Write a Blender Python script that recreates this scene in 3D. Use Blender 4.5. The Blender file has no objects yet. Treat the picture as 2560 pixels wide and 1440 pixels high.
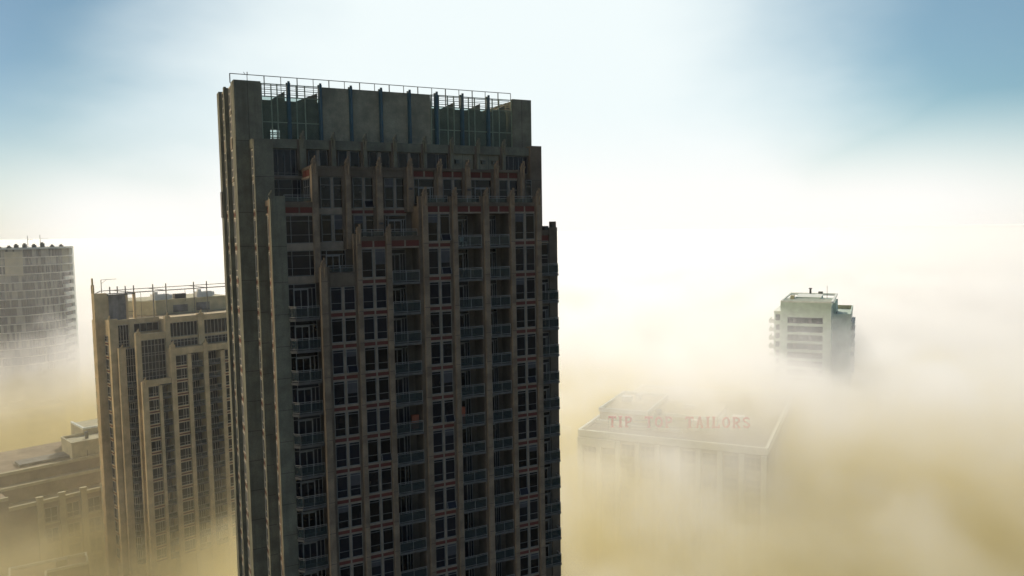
import bpy, math, random
from mathutils import Vector, Matrix
R = math.radians
random.seed(7)
sc = bpy.context.scene
C = sc.collection
H = 95.0                                   # the photographer's window is 95 m above the street

# ------------------------------------------------------------------ camera
cd = bpy.data.cameras.new('camera'); cam = bpy.data.objects.new('camera', cd); C.objects.link(cam); sc.camera = cam
cd.sensor_width = 36; cd.lens = 36*1938.4/2560; cd.clip_start = 1; cd.clip_end = 9000
cam.matrix_world = Matrix.Translation((0, 0, H)) @ Matrix.Rotation(R(90-4.343), 4, 'X') @ Matrix.Rotation(R(-0.903), 4, 'Z')
# ------------------------------------------------------------------ exposure, world, sun
sc.view_settings.view_transform = 'Standard'; sc.view_settings.look = 'None'
sc.view_settings.exposure = 0.9; sc.view_settings.gamma = 1.0
SUN_AZ, SUN_EL = 2.0, 33.0
w = bpy.data.worlds.new('World'); sc.world = w; w.use_nodes = True

class NT:
    """small node-tree writer"""
    def __init__(s, nt): s.nt = nt
    def n(s, t, **k):
        x = s.nt.nodes.new(t)
        for a, b in k.items(): setattr(x, a, b)
        return x
    def put(s, x, sock):
        if isinstance(x, (int, float)): sock.default_value = x
        elif isinstance(x, tuple): sock.default_value = x
        else: s.nt.links.new(x, sock)
    def m(s, op, a, b=None, clamp=False):
        n = s.n('ShaderNodeMath', operation=op); n.use_clamp = clamp
        s.put(a, n.inputs[0])
        if b is not None: s.put(b, n.inputs[1])
        return n.outputs[0]
    def mr(s, x, a, b, c, d, t='SMOOTHSTEP'):
        n = s.n('ShaderNodeMapRange', interpolation_type=t); s.put(x, n.inputs['Value'])
        for k, v in zip(('From Min', 'From Max', 'To Min', 'To Max'), (a, b, c, d)): s.put(v, n.inputs[k])
        return n.outputs[0]
    def noise(s, vec, scale, detail=2.0, rough=.5):
        n = s.n('ShaderNodeTexNoise'); n.inputs['Scale'].default_value = scale
        n.inputs['Detail'].default_value = detail; n.inputs['Roughness'].default_value = rough
        s.put(vec, n.inputs['Vector']); return n.outputs['Fac']
    def mix(s, f, a, b, mode='MIX'):
        n = s.n('ShaderNodeMix', data_type='RGBA', blend_type=mode)
        s.put(f, n.inputs[0]); s.put(a, n.inputs[6]); s.put(b, n.inputs[7]); return n.outputs[2]
    def mapping(s, vec, scale=(1, 1, 1), rot=(0, 0, 0)):
        n = s.n('ShaderNodeMapping'); s.put(vec, n.inputs['Vector'])
        n.inputs['Scale'].default_value = scale; n.inputs['Rotation'].default_value = rot; return n.outputs[0]

def world():
    t = NT(w.node_tree); bg = w.node_tree.nodes['Background']
    sky = t.n('ShaderNodeTexSky', sky_type='NISHITA', sun_disc=False, sun_elevation=R(SUN_EL), sun_rotation=R(SUN_AZ), dust_density=.6, ozone_density=2.5)
    tc = t.n('ShaderNodeTexCoord'); g = tc.outputs['Generated']
    sp = t.n('ShaderNodeSeparateXYZ'); t.put(g, sp.inputs[0]); X, Y, Z = sp.outputs
    el = t.m('ARCSINE', Z); az = t.m('ARCTAN2', X, Y)
    # thin high cloud and mist hanging over the lake: thick low down, torn into blue gaps higher up on either side
    v = t.mapping(g, (1.6, 1.6, 4.0), (0, R(-16), 0))
    n1 = t.noise(v, 2.4, 5, .5)
    n2 = t.noise(v, .9, 2, .5)
    da = t.m('DIVIDE', t.m('ABSOLUTE', t.m('ADD', az, R(1))), R(38)); de = t.m('MAXIMUM', t.m('DIVIDE', t.m('ADD', el, R(1)), R(23)), 0)
    r = t.m('ADD', t.m('MULTIPLY', da, t.m('ADD', .78, t.m('MULTIPLY', de, .9))), t.m('MULTIPLY', de, .1))
    r = t.m('ADD', r, t.m('MULTIPLY', t.m('SUBTRACT', n2, .5), .45))
    r = t.m('ADD', r, t.m('MULTIPLY', t.m('SUBTRACT', n1, .5), .38))
    front = t.m('MULTIPLY', t.mr(Y, -.1, .5, 0, 1), t.mr(X, -.45, -.7, 1, 0))
    mask = t.m('MULTIPLY', t.mr(r, .46, 1.12, 1, .09), front)
    lowm = t.m('MULTIPLY', t.mr(el, R(10), R(1), 0, 1), t.mr(da, .72, 1.0, 1, .8))
    mask = t.m('MAXIMUM', mask, t.m('MULTIPLY', lowm, front))
    # unseen bright glow added left of the view to light the towers' left faces
    leftglow = t.m('MULTIPLY', t.mr(X, -.60, -.78, 0, 1), t.mr(el, R(45), R(5), 0, 1))
    mask = t.m('MAXIMUM', mask, leftglow)
    cloud = t.mix(t.mr(el, R(-1), R(9), 0, 1), (11.3, 10.9, 10.5, 1), (9.6, 10.5, 10.6, 1))
    cloud = t.mix(leftglow, cloud, (52, 42, 27, 1))
    blue = t.mix(1.0, sky.outputs[0], (.40, .60, .62, 1), "MULTIPLY")
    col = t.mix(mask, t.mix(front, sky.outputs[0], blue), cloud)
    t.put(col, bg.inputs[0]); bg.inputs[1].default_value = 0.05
world()
sd = bpy.data.lights.new('sun', 'SUN'); sd.energy = 2.0; sd.angle = R(.5); sd.color = (1, .92, .79)
sun = bpy.data.objects.new('sun', sd); C.objects.link(sun)
sdir = Vector((math.sin(R(SUN_AZ))*math.cos(R(SUN_EL)), math.cos(R(SUN_AZ))*math.cos(R(SUN_EL)), math.sin(R(SUN_EL))))
sun.rotation_euler = sdir.to_track_quat('Z', 'Y').to_euler()
sc.cycles.volume_bounces = 3
sc.cycles.volume_step_rate = .6
sc.cycles.volume_max_steps = 512
sc.cycles.max_bounces = 8; sc.cycles.transparent_max_bounces = 24

# ------------------------------------------------------------------ materials
def mat(name, col, rough=.8, var=.25, scale=.6, streak=.0, metal=0, spec=.5, fine=0.0, hue=None):
    m = bpy.data.materials.new(name); m.use_nodes = True; t = NT(m.node_tree); b = m.node_tree.nodes['Principled BSDF']
    tc = t.n('ShaderNodeTexCoord').outputs['Object']
    f = t.noise(tc, scale, 4, .6)
    dark = tuple(x*(1-var) for x in col)+(1,); light = tuple(min(1, x*(1+var)) for x in col)+(1,)
    if hue: light = (*hue, 1)
    cc = t.mix(t.mr(f, .3, .7, 0, 1), dark, light)
    if streak:
        s = t.noise(t.mapping(tc, (1.3, 1.3, .12)), 1.6, 4, .6)
        cc = t.mix(t.m('MULTIPLY', t.mr(s, .45, .8, 0, 1), streak), cc, tuple(x*.35 for x in col)+(1,))
    if fine:
        g = t.noise(tc, 9, 3, .7)
        cc = t.mix(t.m('MULTIPLY', t.mr(g, .35, .75, 0, 1), fine), cc, tuple(x*.5 for x in col)+(1,))
    t.put(cc, b.inputs['Base Color']); b.inputs['Roughness'].default_value = rough
    b.inputs['Metallic'].default_value = metal; b.inputs['Specular IOR Level'].default_value = spec
    return m
def brickmat(name, c1, c2, mortar, sc_=1.0):
    m = bpy.data.materials.new(name); m.use_nodes = True; t = NT(m.node_tree); b = m.node_tree.nodes['Principled BSDF']
    tc = t.n('ShaderNodeTexCoord').outputs['Object']
    v = t.mapping(tc, (1, 1, 1), (R(90), 0, 0))
    k = t.n('ShaderNodeTexBrick'); t.put(v, k.inputs['Vector']); k.inputs['Color1'].default_value = (*c1, 1); k.inputs['Color2'].default_value = (*c2, 1)
    k.inputs['Mortar'].default_value = (*mortar, 1); k.inputs['Scale'].default_value = 4*sc_; k.inputs['Mortar Size'].default_value = .02
    oi = t.n('ShaderNodeObjectInfo')
    c = t.mix(t.mr(oi.outputs['Random'], 0, 1, 0, .55, 'LINEAR'), k.outputs['Color'], tuple(x*.45 for x in c1)+(1,))
    t.put(c, b.inputs['Base Color']); b.inputs['Roughness'].default_value = .85
    return m
def glassmat(name, dark, tint, rough=.06, spec=.18):
    """opaque dark window glass that mirrors the sky; each pane differs a little"""
    m = bpy.data.materials.new(name); m.use_nodes = True; t = NT(m.node_tree); b = m.node_tree.nodes['Principled BSDF']
    oi = t.n('ShaderNodeObjectInfo'); tc = t.n('ShaderNodeTexCoord').outputs['Object']
    f = t.m('ADD', t.m('MULTIPLY', oi.outputs['Random'], .8), t.m('MULTIPLY', t.noise(tc, .8, 2), .4))
    t.put(t.mix(t.mr(f, .3, 1, 0, 1), (*dark, 1), (*tint, 1)), b.inputs['Base Color'])
    b.inputs['Roughness'].default_value = rough; b.inputs['Specular IOR Level'].default_value = spec
    bp = t.n('ShaderNodeBump'); bp.inputs['Strength'].default_value = .05; t.put(t.noise(tc, 1.5, 2), bp.inputs['Height']); t.put(bp.outputs[0], b.inputs['Normal'])
    return m
def clearglass(name, tint, alpha):
    m = bpy.data.materials.new(name); m.use_nodes = True; nt = m.node_tree; t = NT(nt); b = nt.nodes['Principled BSDF']; out = nt.nodes['Material Output']
    b.inputs['Base Color'].default_value = (*tint, 1); b.inputs['Roughness'].default_value = .08
    tr = t.n('ShaderNodeBsdfTransparent'); tr.inputs[0].default_value = (.82, .9, .88, 1)
    mx = t.n('ShaderNodeMixShader'); mx.inputs[0].default_value = alpha
    t.put(tr.outputs[0], mx.inputs[1]); t.put(b.outputs[0], mx.inputs[2]); t.put(mx.outputs[0], out.inputs['Surface'])
    return m
M = dict(
 conc=mat('beige_precast_concrete', (.115, .09, .064), .9, .28, .5, .30, fine=.35),
 conc_top=mat('grey_green_precast_concrete', (.15, .148, .108), .9, .25, .6, .45, fine=.4),
 pil=mat('pilaster_precast_concrete', (.19, .145, .10), .9, .3, .7, .25, fine=.35),  # proud leaves catch more light than the recessed wall, put into the colour
 trim=mat('pale_precast_sill', (.225, .185, .14), .9, .18, 1.2, .2, fine=.2),
 joint=mat('dark_panel_joint', (.05, .045, .04), 1),
 litf=mat('lit_left_frame', (.50, .45, .36), .7, .1, 2),  # left flank frames only: the light on them is put into the colour
 brick=brickmat('red_brick', (.15, .022, .014), (.105, .018, .012), (.06, .03, .02)),
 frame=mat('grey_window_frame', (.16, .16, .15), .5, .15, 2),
 glass=glassmat('dark_window_glass', (.001, .0015, .003), (.006, .009, .017)),
 blind=mat('roller_blind', (.06, .06, .065), .9, .2, 1),
 balg=clearglass('balcony_glass', (.03, .05, .06), .34),
 rail=mat('aluminium_rail', (.24, .24, .235), .4, .1, 2, metal=.3),
 rpanel=mat('beige_panel', (.26, .25, .19), .8, .2, .5),
 slab=mat('balcony_slab_concrete', (.09, .09, .085), .9, .25, 1, .2),
 grid=mat('grey_green_screen_bars', (.20, .24, .17), .6, .15, 2),
 fin=mat('teal_painted_steel', (.015, .06, .085), .5, .2, 1.5),
 screen=clearglass('green_screen_glass', (.13, .14, .10), .16),
 steel=mat('dark_roof_steel', (.10, .105, .09), .6, .2, 2),
 inner=mat('olive_plant_wall', (.24, .225, .16), .9, .3, .6, .3, fine=.4),
 roof=mat('gravel_roof', (.22, .21, .18), 1, .25, .8, fine=.4),
 dark=mat('dark_metal', (.03, .03, .03), .6),
 conc2=mat('tan_precast_concrete', (.56, .43, .24), .9, .2, .4, .25, fine=.3),
 mott=mat('mottled_grey_concrete', (.17, .17, .16), .95, .5, .5, .5, fine=.5),
 cream=mat('cream_render', (.42, .38, .24), .9, .15, .5, .15),
 white=mat('white_painted_metal', (.62, .62, .58), .6, .1, 1),
 glass2=glassmat('smoked_window_glass', (.006, .007, .007), (.022, .021, .018), .1),
 fr2=mat('pale_window_frame', (.36, .33, .26), .6, .1, 2),
 rslab=mat('pale_slab_edge', (.55, .54, .46), .8, .15, .6, .1),
 rglass=glassmat('grey_curtain_glass', (.02, .024, .02), (.13, .14, .12), .15),
 teal=mat('grey_green_render', (.50, .59, .48), .9, .14, .35, .15, fine=.25),
 pale=mat('pale_parapet', (.62, .64, .56), .8, .1, .8),
 gdark=glassmat('dark_teal_glass', (.004, .012, .012), (.012, .03, .028), .2),
 redp=mat('red_letter_enamel', (.50, .02, .02), .6, .12, 1),
 olive=mat('olive_brick_wall', (.20, .19, .12), .9, .25, .2, .2),
 tanw=mat('tan_brick_wall', (.26, .20, .13), .9, .25, .2, .25),
 ground=mat('asphalt_and_grass', (.07, .075, .05), 1, .5, .02),
)
# ------------------------------------------------------------------ mesh helpers
class MB:
    def __init__(s): s.v = []; s.f = []; s.mi = []
    def hexa(s, p, m=0):
        """eight corners, bottom four then top four"""
        b = len(s.v); s.v += [tuple(q) for q in p]
        for q in ((0, 3, 2, 1), (4, 5, 6, 7), (0, 1, 5, 4), (1, 2, 6, 5), (2, 3, 7, 6), (3, 0, 4, 7)):
            s.f.append(tuple(b+i for i in q)); s.mi.append(m)
        return s
    def box(s, x0, x1, y0, y1, z0, z1, m=0):
        if x0 > x1: x0, x1 = x1, x0
        if y0 > y1: y0, y1 = y1, y0
        if z0 > z1: z0, z1 = z1, z0
        return s.hexa([(x0, y0, z0), (x1, y0, z0), (x1, y1, z0), (x0, y1, z0), (x0, y0, z1), (x1, y0, z1), (x1, y1, z1), (x0, y1, z1)], m)
    def prism(s, pts, z0, z1, m=0):
        n = len(pts); b = len(s.v)
        s.v += [(x, y, z0) for x, y in pts]+[(x, y, z1) for x, y in pts]
        for i in range(n):
            j = (i+1) % n; s.f.append((b+i, b+j, b+n+j, b+n+i)); s.mi.append(m)
        s.f.append(tuple(b+i for i in range(n-1, -1, -1))); s.f.append(tuple(b+n+i for i in range(n))); s.mi += [m, m]
        return s
    def bar(s, p, q, r, m=0, n=4):
        p = Vector(p); q = Vector(q); d = (q-p).normalized()
        a = d.cross(Vector((0, 0, 1)) if abs(d.z) < .9 else Vector((1, 0, 0))).normalized(); c = d.cross(a); b = len(s.v)
        for e in (p, q):
            for i in range(n):
                an = 2*math.pi*(i+.5)/n; s.v.append(tuple(e+a*math.cos(an)*r+c*math.sin(an)*r))
        for i in range(n):
            j = (i+1) % n; s.f.append((b+i, b+j, b+n+j, b+n+i)); s.mi.append(m)
        s.f.append(tuple(b+i for i in range(n-1, -1, -1))); s.f.append(tuple(b+n+i for i in range(n))); s.mi += [m, m]
        return s
    def add(s, o, mtx):
        b = len(s.v)
        s.v += [tuple(mtx @ Vector(p)) for p in o.v]
        s.f += [tuple(b+i for i in q) for q in o.f]; s.mi += o.mi
        return s
    def mesh(s, name, mats):
        me = bpy.data.meshes.new(name); me.from_pydata(s.v, [], s.f)
        for m in mats: me.materials.append(m)
        if len(mats) > 1: me.polygons.foreach_set('material_index', s.mi)
        me.update(); return me
def ml(m): return [M[k] for k in m] if isinstance(m, (list, tuple)) else [M[m]]
def obj(name, mb, m, parent=None, loc=(0, 0, 0), rot=0, label=None):
    me = mb.mesh(name, ml(m)) if isinstance(mb, MB) else mb
    o = bpy.data.objects.new(name, me); C.objects.link(o); o.location = loc; o.rotation_euler = (0, 0, rot)
    if parent: o.parent = parent
    if label: o['label'] = label
    return o
def tag(o, label, cat, group=None):
    o['label'] = label; o['category'] = cat
    if group: o['group'] = group
    return o
def thing(name, label, cat, loc=(0, 0, 0), rot=0, group=None):
    o = bpy.data.objects.new(name, None); o.empty_display_size = 2; C.objects.link(o); o.location = loc; o.rotation_euler = (0, 0, rot)
    return tag(o, label, cat, group)

class Building:
    """local frame: x runs along the front, t = -y grows towards the viewer, z is height relative to the camera; face 'F' looks out along t, face 'L' looks left"""
    def __init__(s, name, label, cat, loc, rot):
        s.root = thing(name, label, cat, (loc[0], loc[1], 0), R(rot)); s.q = {}; s.cache = {}; s.wall = {}; s.uid = 0
    def w(s, key='conc', name='wall'):
        return s.wall.setdefault((name, key), MB())
    def fb(s, mb, face, pl, a0, a1, o0, o1, z0, z1, m=0):
        if face == 'F': mb.box(a0, a1, -(pl+o0), -(pl+o1), H+z0, H+z1, m)
        else: mb.box(pl-o0, pl-o1, -a0, -a1, H+z0, H+z1, m)
    def put(s, layers, face, pl, a0, z0, size=1.0):
        """layers: [(name, cache key, mesh maker, material)]; the first is the part, the rest its sub-parts. On 'L' the part's x runs towards the viewer"""
        loc, rot = ((a0, -pl, H+z0), 0.0) if face == 'F' else ((pl, -a0, H+z0), R(-90))
        s.q.setdefault(layers[0][0], []).append((size, loc, rot, layers))
    def one(s, name, key, x0, x1, y0, y1, z0, z1):
        return obj(name, MB().box(x0, x1, y0, y1, H+z0, H+z1), key, s.root)
    def finish(s, cap=100):
        names = {}
        for (name, key), mb in s.wall.items():
            if mb.v: names.setdefault(name, []).append((key, mb))
        for name, lst in names.items():
            big = MB(); keys = [k for k, _ in lst]
            for i, (k, mb) in enumerate(lst):
                mb.mi = [i]*len(mb.mi); big.add(mb, Matrix.Identity(4))
            obj(name, big, keys, s.root)
        for name, lst in s.q.items():
            lst.sort(key=lambda e: -e[0])
            for size, loc, rot, layers in lst[:cap]:
                par = None
                for sub, key, mk, mk_mat in layers:
                    if key not in s.cache: s.cache[key] = mk().mesh(sub, ml(mk_mat))
                    if par is None: par = obj(sub, s.cache[key], None, s.root, loc, rot)
                    else: obj(sub, s.cache[key], None, par)
            if len(lst) > cap:
                mats = []; big = MB()
                for size, loc, rot, layers in lst[cap:]:
                    mt = Matrix.Translation(loc) @ Matrix.Rotation(rot, 4, 'Z')
                    for sub, key, mk, mk_mat in layers:
                        ks = mk_mat if isinstance(mk_mat, (list, tuple)) else [mk_mat]
                        tmp = mk()
                        for k in ks:
                            if k not in mats: mats.append(k)
                        tmp.mi = [mats.index(ks[i]) for i in tmp.mi]
                        big.add(tmp, mt)
                o = obj(name, big, mats, s.root); o['kind'] = 'stuff'

def window_layers(W, Hh, sashes=None, hb=(), vb=(), fr='frame', gl='glass', blind=0, fw=.048):
    """a window: frame bars proud of the pane; hb / vb are the bar positions in metres"""
    sashes = sashes or [(0, W)]
    def frame():
        m = MB()
        for x0, x1 in sashes:
            m.box(x0, x1, -.06, .06, 0, fw); m.box(x0, x1, -.06, .06, Hh-fw, Hh)
            m.box(x0, x0+fw, -.06, .06, fw, Hh-fw); m.box(x1-fw, x1, -.06, .06, fw, Hh-fw)
            for z in hb:
                if fw < z < Hh-fw: m.box(x0+fw, x1-fw, -.05, .05, z-fw*.4, z+fw*.4)
        for v in vb:
            x, z0, z1 = v if isinstance(v, tuple) else (v, fw, Hh-fw)
            m.box(x-fw*.45, x+fw*.45, -.055, .055, z0, z1)
        return m
    def pane():
        m = MB()
        for i, (x0, x1) in enumerate(sashes):
            m.box(x0+fw*.5, x1-fw*.5, .0, .02, fw*.5, Hh-fw*.5)
            if blind & (1 << i): m.box(x0+fw, x1-fw, -.012, -.004, Hh*(.45 if blind & 4 else .68), Hh-fw, 1)
        return m
    key = (W, Hh, tuple(sashes), tuple(hb), tuple(vb), fr, gl, fw)
    return [('window', ('w',)+key, frame, fr), ('pane', ('p',)+key+(blind,), pane, [gl, 'blind'])]
def door_layers(W, Hh, d0, d1, hb=.42, fr='frame', gl='glass'):
    def frame():
        m = MB(); f = .055
        m.box(0, W, -.06, .06, Hh-f, Hh); m.box(0, f, -.06, .06, 0, Hh-f); m.box(W-f, W, -.06, .06, 0, Hh-f); m.box(f, W-f, -.06, .06, 0, f)
        m.box(f, W-f, -.05, .05, Hh-hb-.03, Hh-hb+.03)
        for x in (d0, d1): m.box(x-.05, x+.05, -.09, .05, f, Hh-hb-.03)
        m.box(d0+.05, d1-.05, -.09, .05, Hh-hb-.16, Hh-hb-.05)
        m.box((d0+d1)/2-.03, (d0+d1)/2+.03, -.07, .05, f, Hh-hb-.16)
        m.box((d1+W)/2-.03, (d1+W)/2+.03, -.05, .05, f, Hh-hb-.03)
        m.box(d0, d0+.05, -.055, .05, Hh-hb+.03, Hh-f)
        return m
    def pane(): return MB().box(.03, W-.03, .0, .02, .03, Hh-.03)
    key = (W, Hh, d0, d1, hb, fr, gl)
    return [('balcony_door', ('d',)+key, frame, fr), ('pane', ('dp',)+key, pane, gl)]
def balcony_layers(W, D, left=True, right=True, slab=.22, rail=1.08, sm='slab', rm='rail', gm='balg', cham=0):
    """slab from y=0 (the wall) to y=-D with a glazed railing round its free edges"""
    def sl():
        p = [(0, 0), (0, -D+cham), (cham, -D), (W, -D), (W, 0)] if cham else [(0, 0), (0, -D), (W, -D), (W, 0)]
        return MB().prism(p, -slab, 0)
    a, b = (0.04, -.03), (W-.04, -.03)
    if cham: segs = [(a, (.04, -D+cham+.04)), ((.04, -D+cham+.04), (cham+.04, -D+.04)), ((cham+.04, -D+.04), (W-.04, -D+.04)), ((W-.04, -D+.04), b)]
    else: segs = [(a, (.04, -D+.04)), ((.04, -D+.04), (W-.04, -D+.04)), ((W-.04, -D+.04), b)]
    if not left: segs = segs[1:]
    if not right: segs = segs[:-1]
    def rl():
        m = MB()
        for p, q in segs:
            m.bar((*p, rail), (*q, rail), .035); m.bar((*p, rail-.14), (*q, rail-.14), .02); m.bar((*p, .12), (*q, .12), .02)
            n = max(1, round(math.dist(p, q)/1.25))
            for i in range(n+1):
                x = p[0]+(q[0]-p[0])*i/n; y = p[1]+(q[1]-p[1])*i/n
                m.bar((x, y, 0), (x, y, rail), .025)
        return m
    def gl():
        m = MB()
        for p, q in segs:
            d = (Vector(q)-Vector(p)).normalized(); nx, ny = -d.y*.008, d.x*.008
            m.prism([(p[0]+nx, p[1]+ny), (p[0]-nx, p[1]-ny), (q[0]-nx, q[1]-ny), (q[0]+nx, q[1]+ny)], .14, rail-.16)
        return m
    key = (W, D, left, right, slab, rail, sm, rm, gm, cham)
    return [('balcony', ('bs',)+key, sl, sm), ('railing', ('br',)+key, rl, rm), ('glass_panel', ('bg',)+key, gl, gm)]
def brick_layers(W, Hh, split=True, post=.16, m='brick'):
    def mk():
        if not split: return MB().box(0, W, -.03, .04, 0, Hh)
        return MB().box(0, W/2-post/2, -.03, .04, 0, Hh).box(W/2+post/2, W, -.03, .04, 0, Hh)
    return [('brick_panel', ('k', W, Hh, split, post, m), mk, m)]
def finial_layers(s=1.0, m='pil'):
    """upright blade with a curled bracket at its foot, hanging down over the pilaster"""
    def mk():
        b = MB()
        b.box(.02*s, .15*s, -.16*s, .10*s, -.02, .80*s)
        b.box(-.12*s, .02*s, -.08*s, .22*s, .02, .58*s)
        b.box(-.20*s, .20*s, -.14*s, .24*s, .0, .13*s)
        b.box(-.27*s, .20*s, -.20*s, .20*s, .15*s, .25*s)
        b.prism([(-.18*s, -.26*s), (.02*s, -.26*s), (.02*s, .1*s), (-.22*s, .1*s)], .27*s, .42*s)
        b.bar((-.32*s, -.15*s, .20*s), (.22*s, -.15*s, .20*s), .06*s, n=8)
        b.bar((-.30*s, -.10*s, .20*s), (-.12*s, -.16*s, .46*s), .045*s, n=6)
        b.box(.02*s, .13*s, -.20*s, -.01*s, -.92*s, -.03*s)
        return b
    return [('finial', ('fin', s, m), mk, m)]

# ================================================================== MAIN TOWER (dark, in front)
T = Building('condo_tower', 'tall dark beige tower with stepped top and red brick panels, nearest in the picture', 'building', (-16.45, 69.86), 26.763)
G0 = -H                                                       # street level in camera heights
def zb(k):                                                    # top of the brick band of row k
    return -7.356-2.9*k if k >= -1 else (-1.243 if k == -2 else 1.943)
LAST = 10
wall = T.w('conc'); trim = T.w('trim')
# --- solid cores
def core(x0, x1, t0, t1, z0, z1, key='conc', name='wall'): T.w(key, name).box(x0, x1, -t0, -t1, H+z0, H+z1)
core(-4.42, -.95, -5.75, -1.75, G0, 2.72)
core(-.948, 20.9, -5.7, -1.95, G0, 5.9)
core(-5.25, 24.62, -14.6, -5.72, G0, 8.62); core(-4.8, 24.62, -24, -14.6, G0, 8.6)
core(-5.25, -3.72, -7, -4.72, G0, 8.6)
core(-6.62, -4.25, -14.6, -6.95, G0, 14.05, 'conc_top'); core(-5.0, -4.25, -24, -14.6, G0, 13.9, 'conc_top')
core(-6.88, -6.6, -14.6, -10.3, G0, 14.0, 'conc_top')
core(20.9, 22.3, -7, -2.9, G0, -.16)
core(22.3, 25.3, -22, -3.07, G0, -.2)
core(22.5, 24.6, -22, -7.0, 8.6, 14.05, 'conc_top')
core(1.52, 12.78, -8.6, -7.05, 8.6, 14.08, 'inner')
# window-bay blocks of the lowest front step
bays = [('A', 0.0, 2.31, 0), ('B', 2.98, 5.3, -1), ('E', 9.5, 11.8, -3), ('Hh', 18.8, 21.1, -3)]
ztop = {'A': -3.7, 'B': -.48, 'E': 2.62, 'Hh': 2.62}
for n, a0, a1, k0 in bays:
    x0 = a0-.25; x1 = a1+.25
    T.fb(wall, 'F', 0, x0, x1, -1.96, -.12, G0, ztop[n]-.3)
def spandrel(face, pl, a0, a1, zt, bh=.33, split=True, sz=1.0, sill=True, lint=True):
    """pale sill above, brick panel, pale lintel below"""
    if sill: T.fb(trim, face, pl, a0, a1, -.1, .10, zt, zt+.2)
    T.fb(wall, face, pl, a0, a1, -.1, -.01, zt-bh, zt)
    if split: T.fb(trim, face, pl, (a0+a1)/2-.075, (a0+a1)/2+.075, -.1, .07, zt-bh, zt)
    if lint: T.fb(trim, face, pl, a0, a1, -.1, .08, zt-bh-.15, zt-bh)
    W = a1-a0
    if face == 'F': T.put(brick_layers(round(W-.02, 2), round(bh-.01, 2), split), face, pl+.035, a0+.01, zt-bh+.005, sz)
    else: T.put(brick_layers(round(W-.02, 2), round(bh-.01, 2), split), face, pl-.035, a0+.01, zt-bh+.005, sz)
def dblwin(face, pl, a0, a1, z0, z1, sz=1.0, gap=.23, hb=None, blind=0, post=True):
    W = round(a1-a0, 2); Hh = round(z1-z0, 2); c = W/2
    T.put(window_layers(W, Hh, [(0.03, round(c-gap/2, 2)), (round(c+gap/2, 2), W-.03)], hb or (.68, round(Hh-.24, 2)), (), blind=blind), face, pl, a0, z0, sz)
    if post: T.fb(trim, face, pl, a0+c-gap/2+.02, a0+c+gap/2-.02, -.08, .1, z0, z1)
rnd = random.Random(3)
for n, a0, a1, k0 in bays:
    # rows of windows under the parapet
    if n == 'A':
        T.fb(wall, 'F', 0, a0-.1, a1+.1, -1.9, .12, -4.95, -3.72); T.fb(wall, 'F', 0, 1.1, 1.2, .12, .16, -4.95, -3.8)
        top = -5.0; k = 0
    elif n == 'B':
        T.fb(wall, 'F', 0, a0-.1, a1+.1, -1.9, .12, -.87, -.48); spandrel('F', 0, a0, a1, -.88, .57, sz=3, sill=False); top = -1.62; k = -1
    else:
        T.fb(wall, 'F', 0, a0-.1, a1+.1, -1.9, .12, 2.31, 2.66); spandrel('F', 0, a0, a1, 2.30, .56, sz=3, sill=False); top = 1.57; k = -2
    while k <= LAST:
        zbot = zb(k)+.2
        dblwin('F', 0, a0, a1, zbot, top, 3-.05*k, blind=rnd.choice([0, 0, 0, 0, 1, 2, 0, 6]))
        spandrel('F', 0, a0, a1, zb(k), .33, sz=3-.05*k)
        top = zb(k)-.33-.16; k += 1
# recessed balcony bays on the front
rec = [('D', 5.83, 8.58, -1, -.48), ('G', 12.52, 15.12, -2, 2.62), ('I', 15.92, 18.16, -2, 2.62)]
def recess_bay(a0, a1, k0, ztop_, first=None):
    pl = -1.9
    if ztop_ > 0:
        T.fb(wall, 'F', 0, a0-.1, a1+.1, -.5, .12, 2.31, 2.66); spandrel('F', 0, a0, a1, 2.30, .56, sz=3, sill=False)
        top = 1.45
    else:
        T.fb(wall, 'F', 0, a0-.1, a1+.1, -.5, .12, -.87, -.48); spandrel('F', 0, a0, a1, -.88, .57, sz=3, sill=False); top = -1.75
    T.fb(wall, 'F', 0, a0-.1, a1+.1, -1.95, -.5, (2.31 if ztop_ > 0 else -.87)-.7, ztop_-.06)
    W = a1-a0
    for k in range(k0, LAST+1):
        fl = zb(k)-.36
        T.put(door_layers(round(W*.72, 2), round(top-fl-.02, 2), .35, round(W*.5, 2)), 'F', pl+.06, a0+.05, fl+.01, 3-.05*k)
        T.put(balcony_layers(round(W-.04, 2), 2.12, left=False, right=False), 'F', pl, a0+.02, fl, 3-.05*k)
        top = fl-.30
for n, a0, a1, k0, zt_ in rec: recess_bay(a0, a1, k0, zt_)
# flank walls of the recesses
for x0, x1 in ((5.3, 5.82), (8.59, 9.3), (12.0, 12.5), (15.13, 15.9), (18.18, 18.6)):
    zt_ = -.9 if x0 < 8 else 2.3
    T.fb(wall, 'F', 0, x0, x1, -1.96, .0, G0, zt_)
# --- pilasters of the front step
def pilaster(a0, a1, b0, b1, pl, zt, key='pil', fin=1.0, z0=G0, low=.12, hi=.35):
    """wide back leaf a0..a1 and a proud narrow leaf b0..b1"""
    wide = abs(a1-a0-b1+b0) > .02
    if wide: T.fb(T.w('conc'), 'F', pl, a0, a1, -.3, low, z0, zt-.05)  # back leaf in darker concrete, its recess shade painted by colour
    def mk():
        m = MB()
        if not wide: m.box(a0, a1, -(pl-.3), -(pl+low), H+z0, H+zt-.05)
        m.box(b0, b1, -(pl+low), -(pl+hi), H+z0, H+zt)
        return m
    T.uid += 1
    T.q.setdefault('pilaster', []).append((5, (0, 0, 0), 0, [('pilaster', ('pil', T.uid), mk, key)]))
    if fin: T.put(finial_layers(fin, key), 'F', pl+hi-.02, (b0+b1)/2, zt, 5)
pilaster(-.86, .0, -.86, -.28, 0, -3.12)
pilaster(2.28, 2.99, 2.50, 2.94, 0, -.15)
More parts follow.
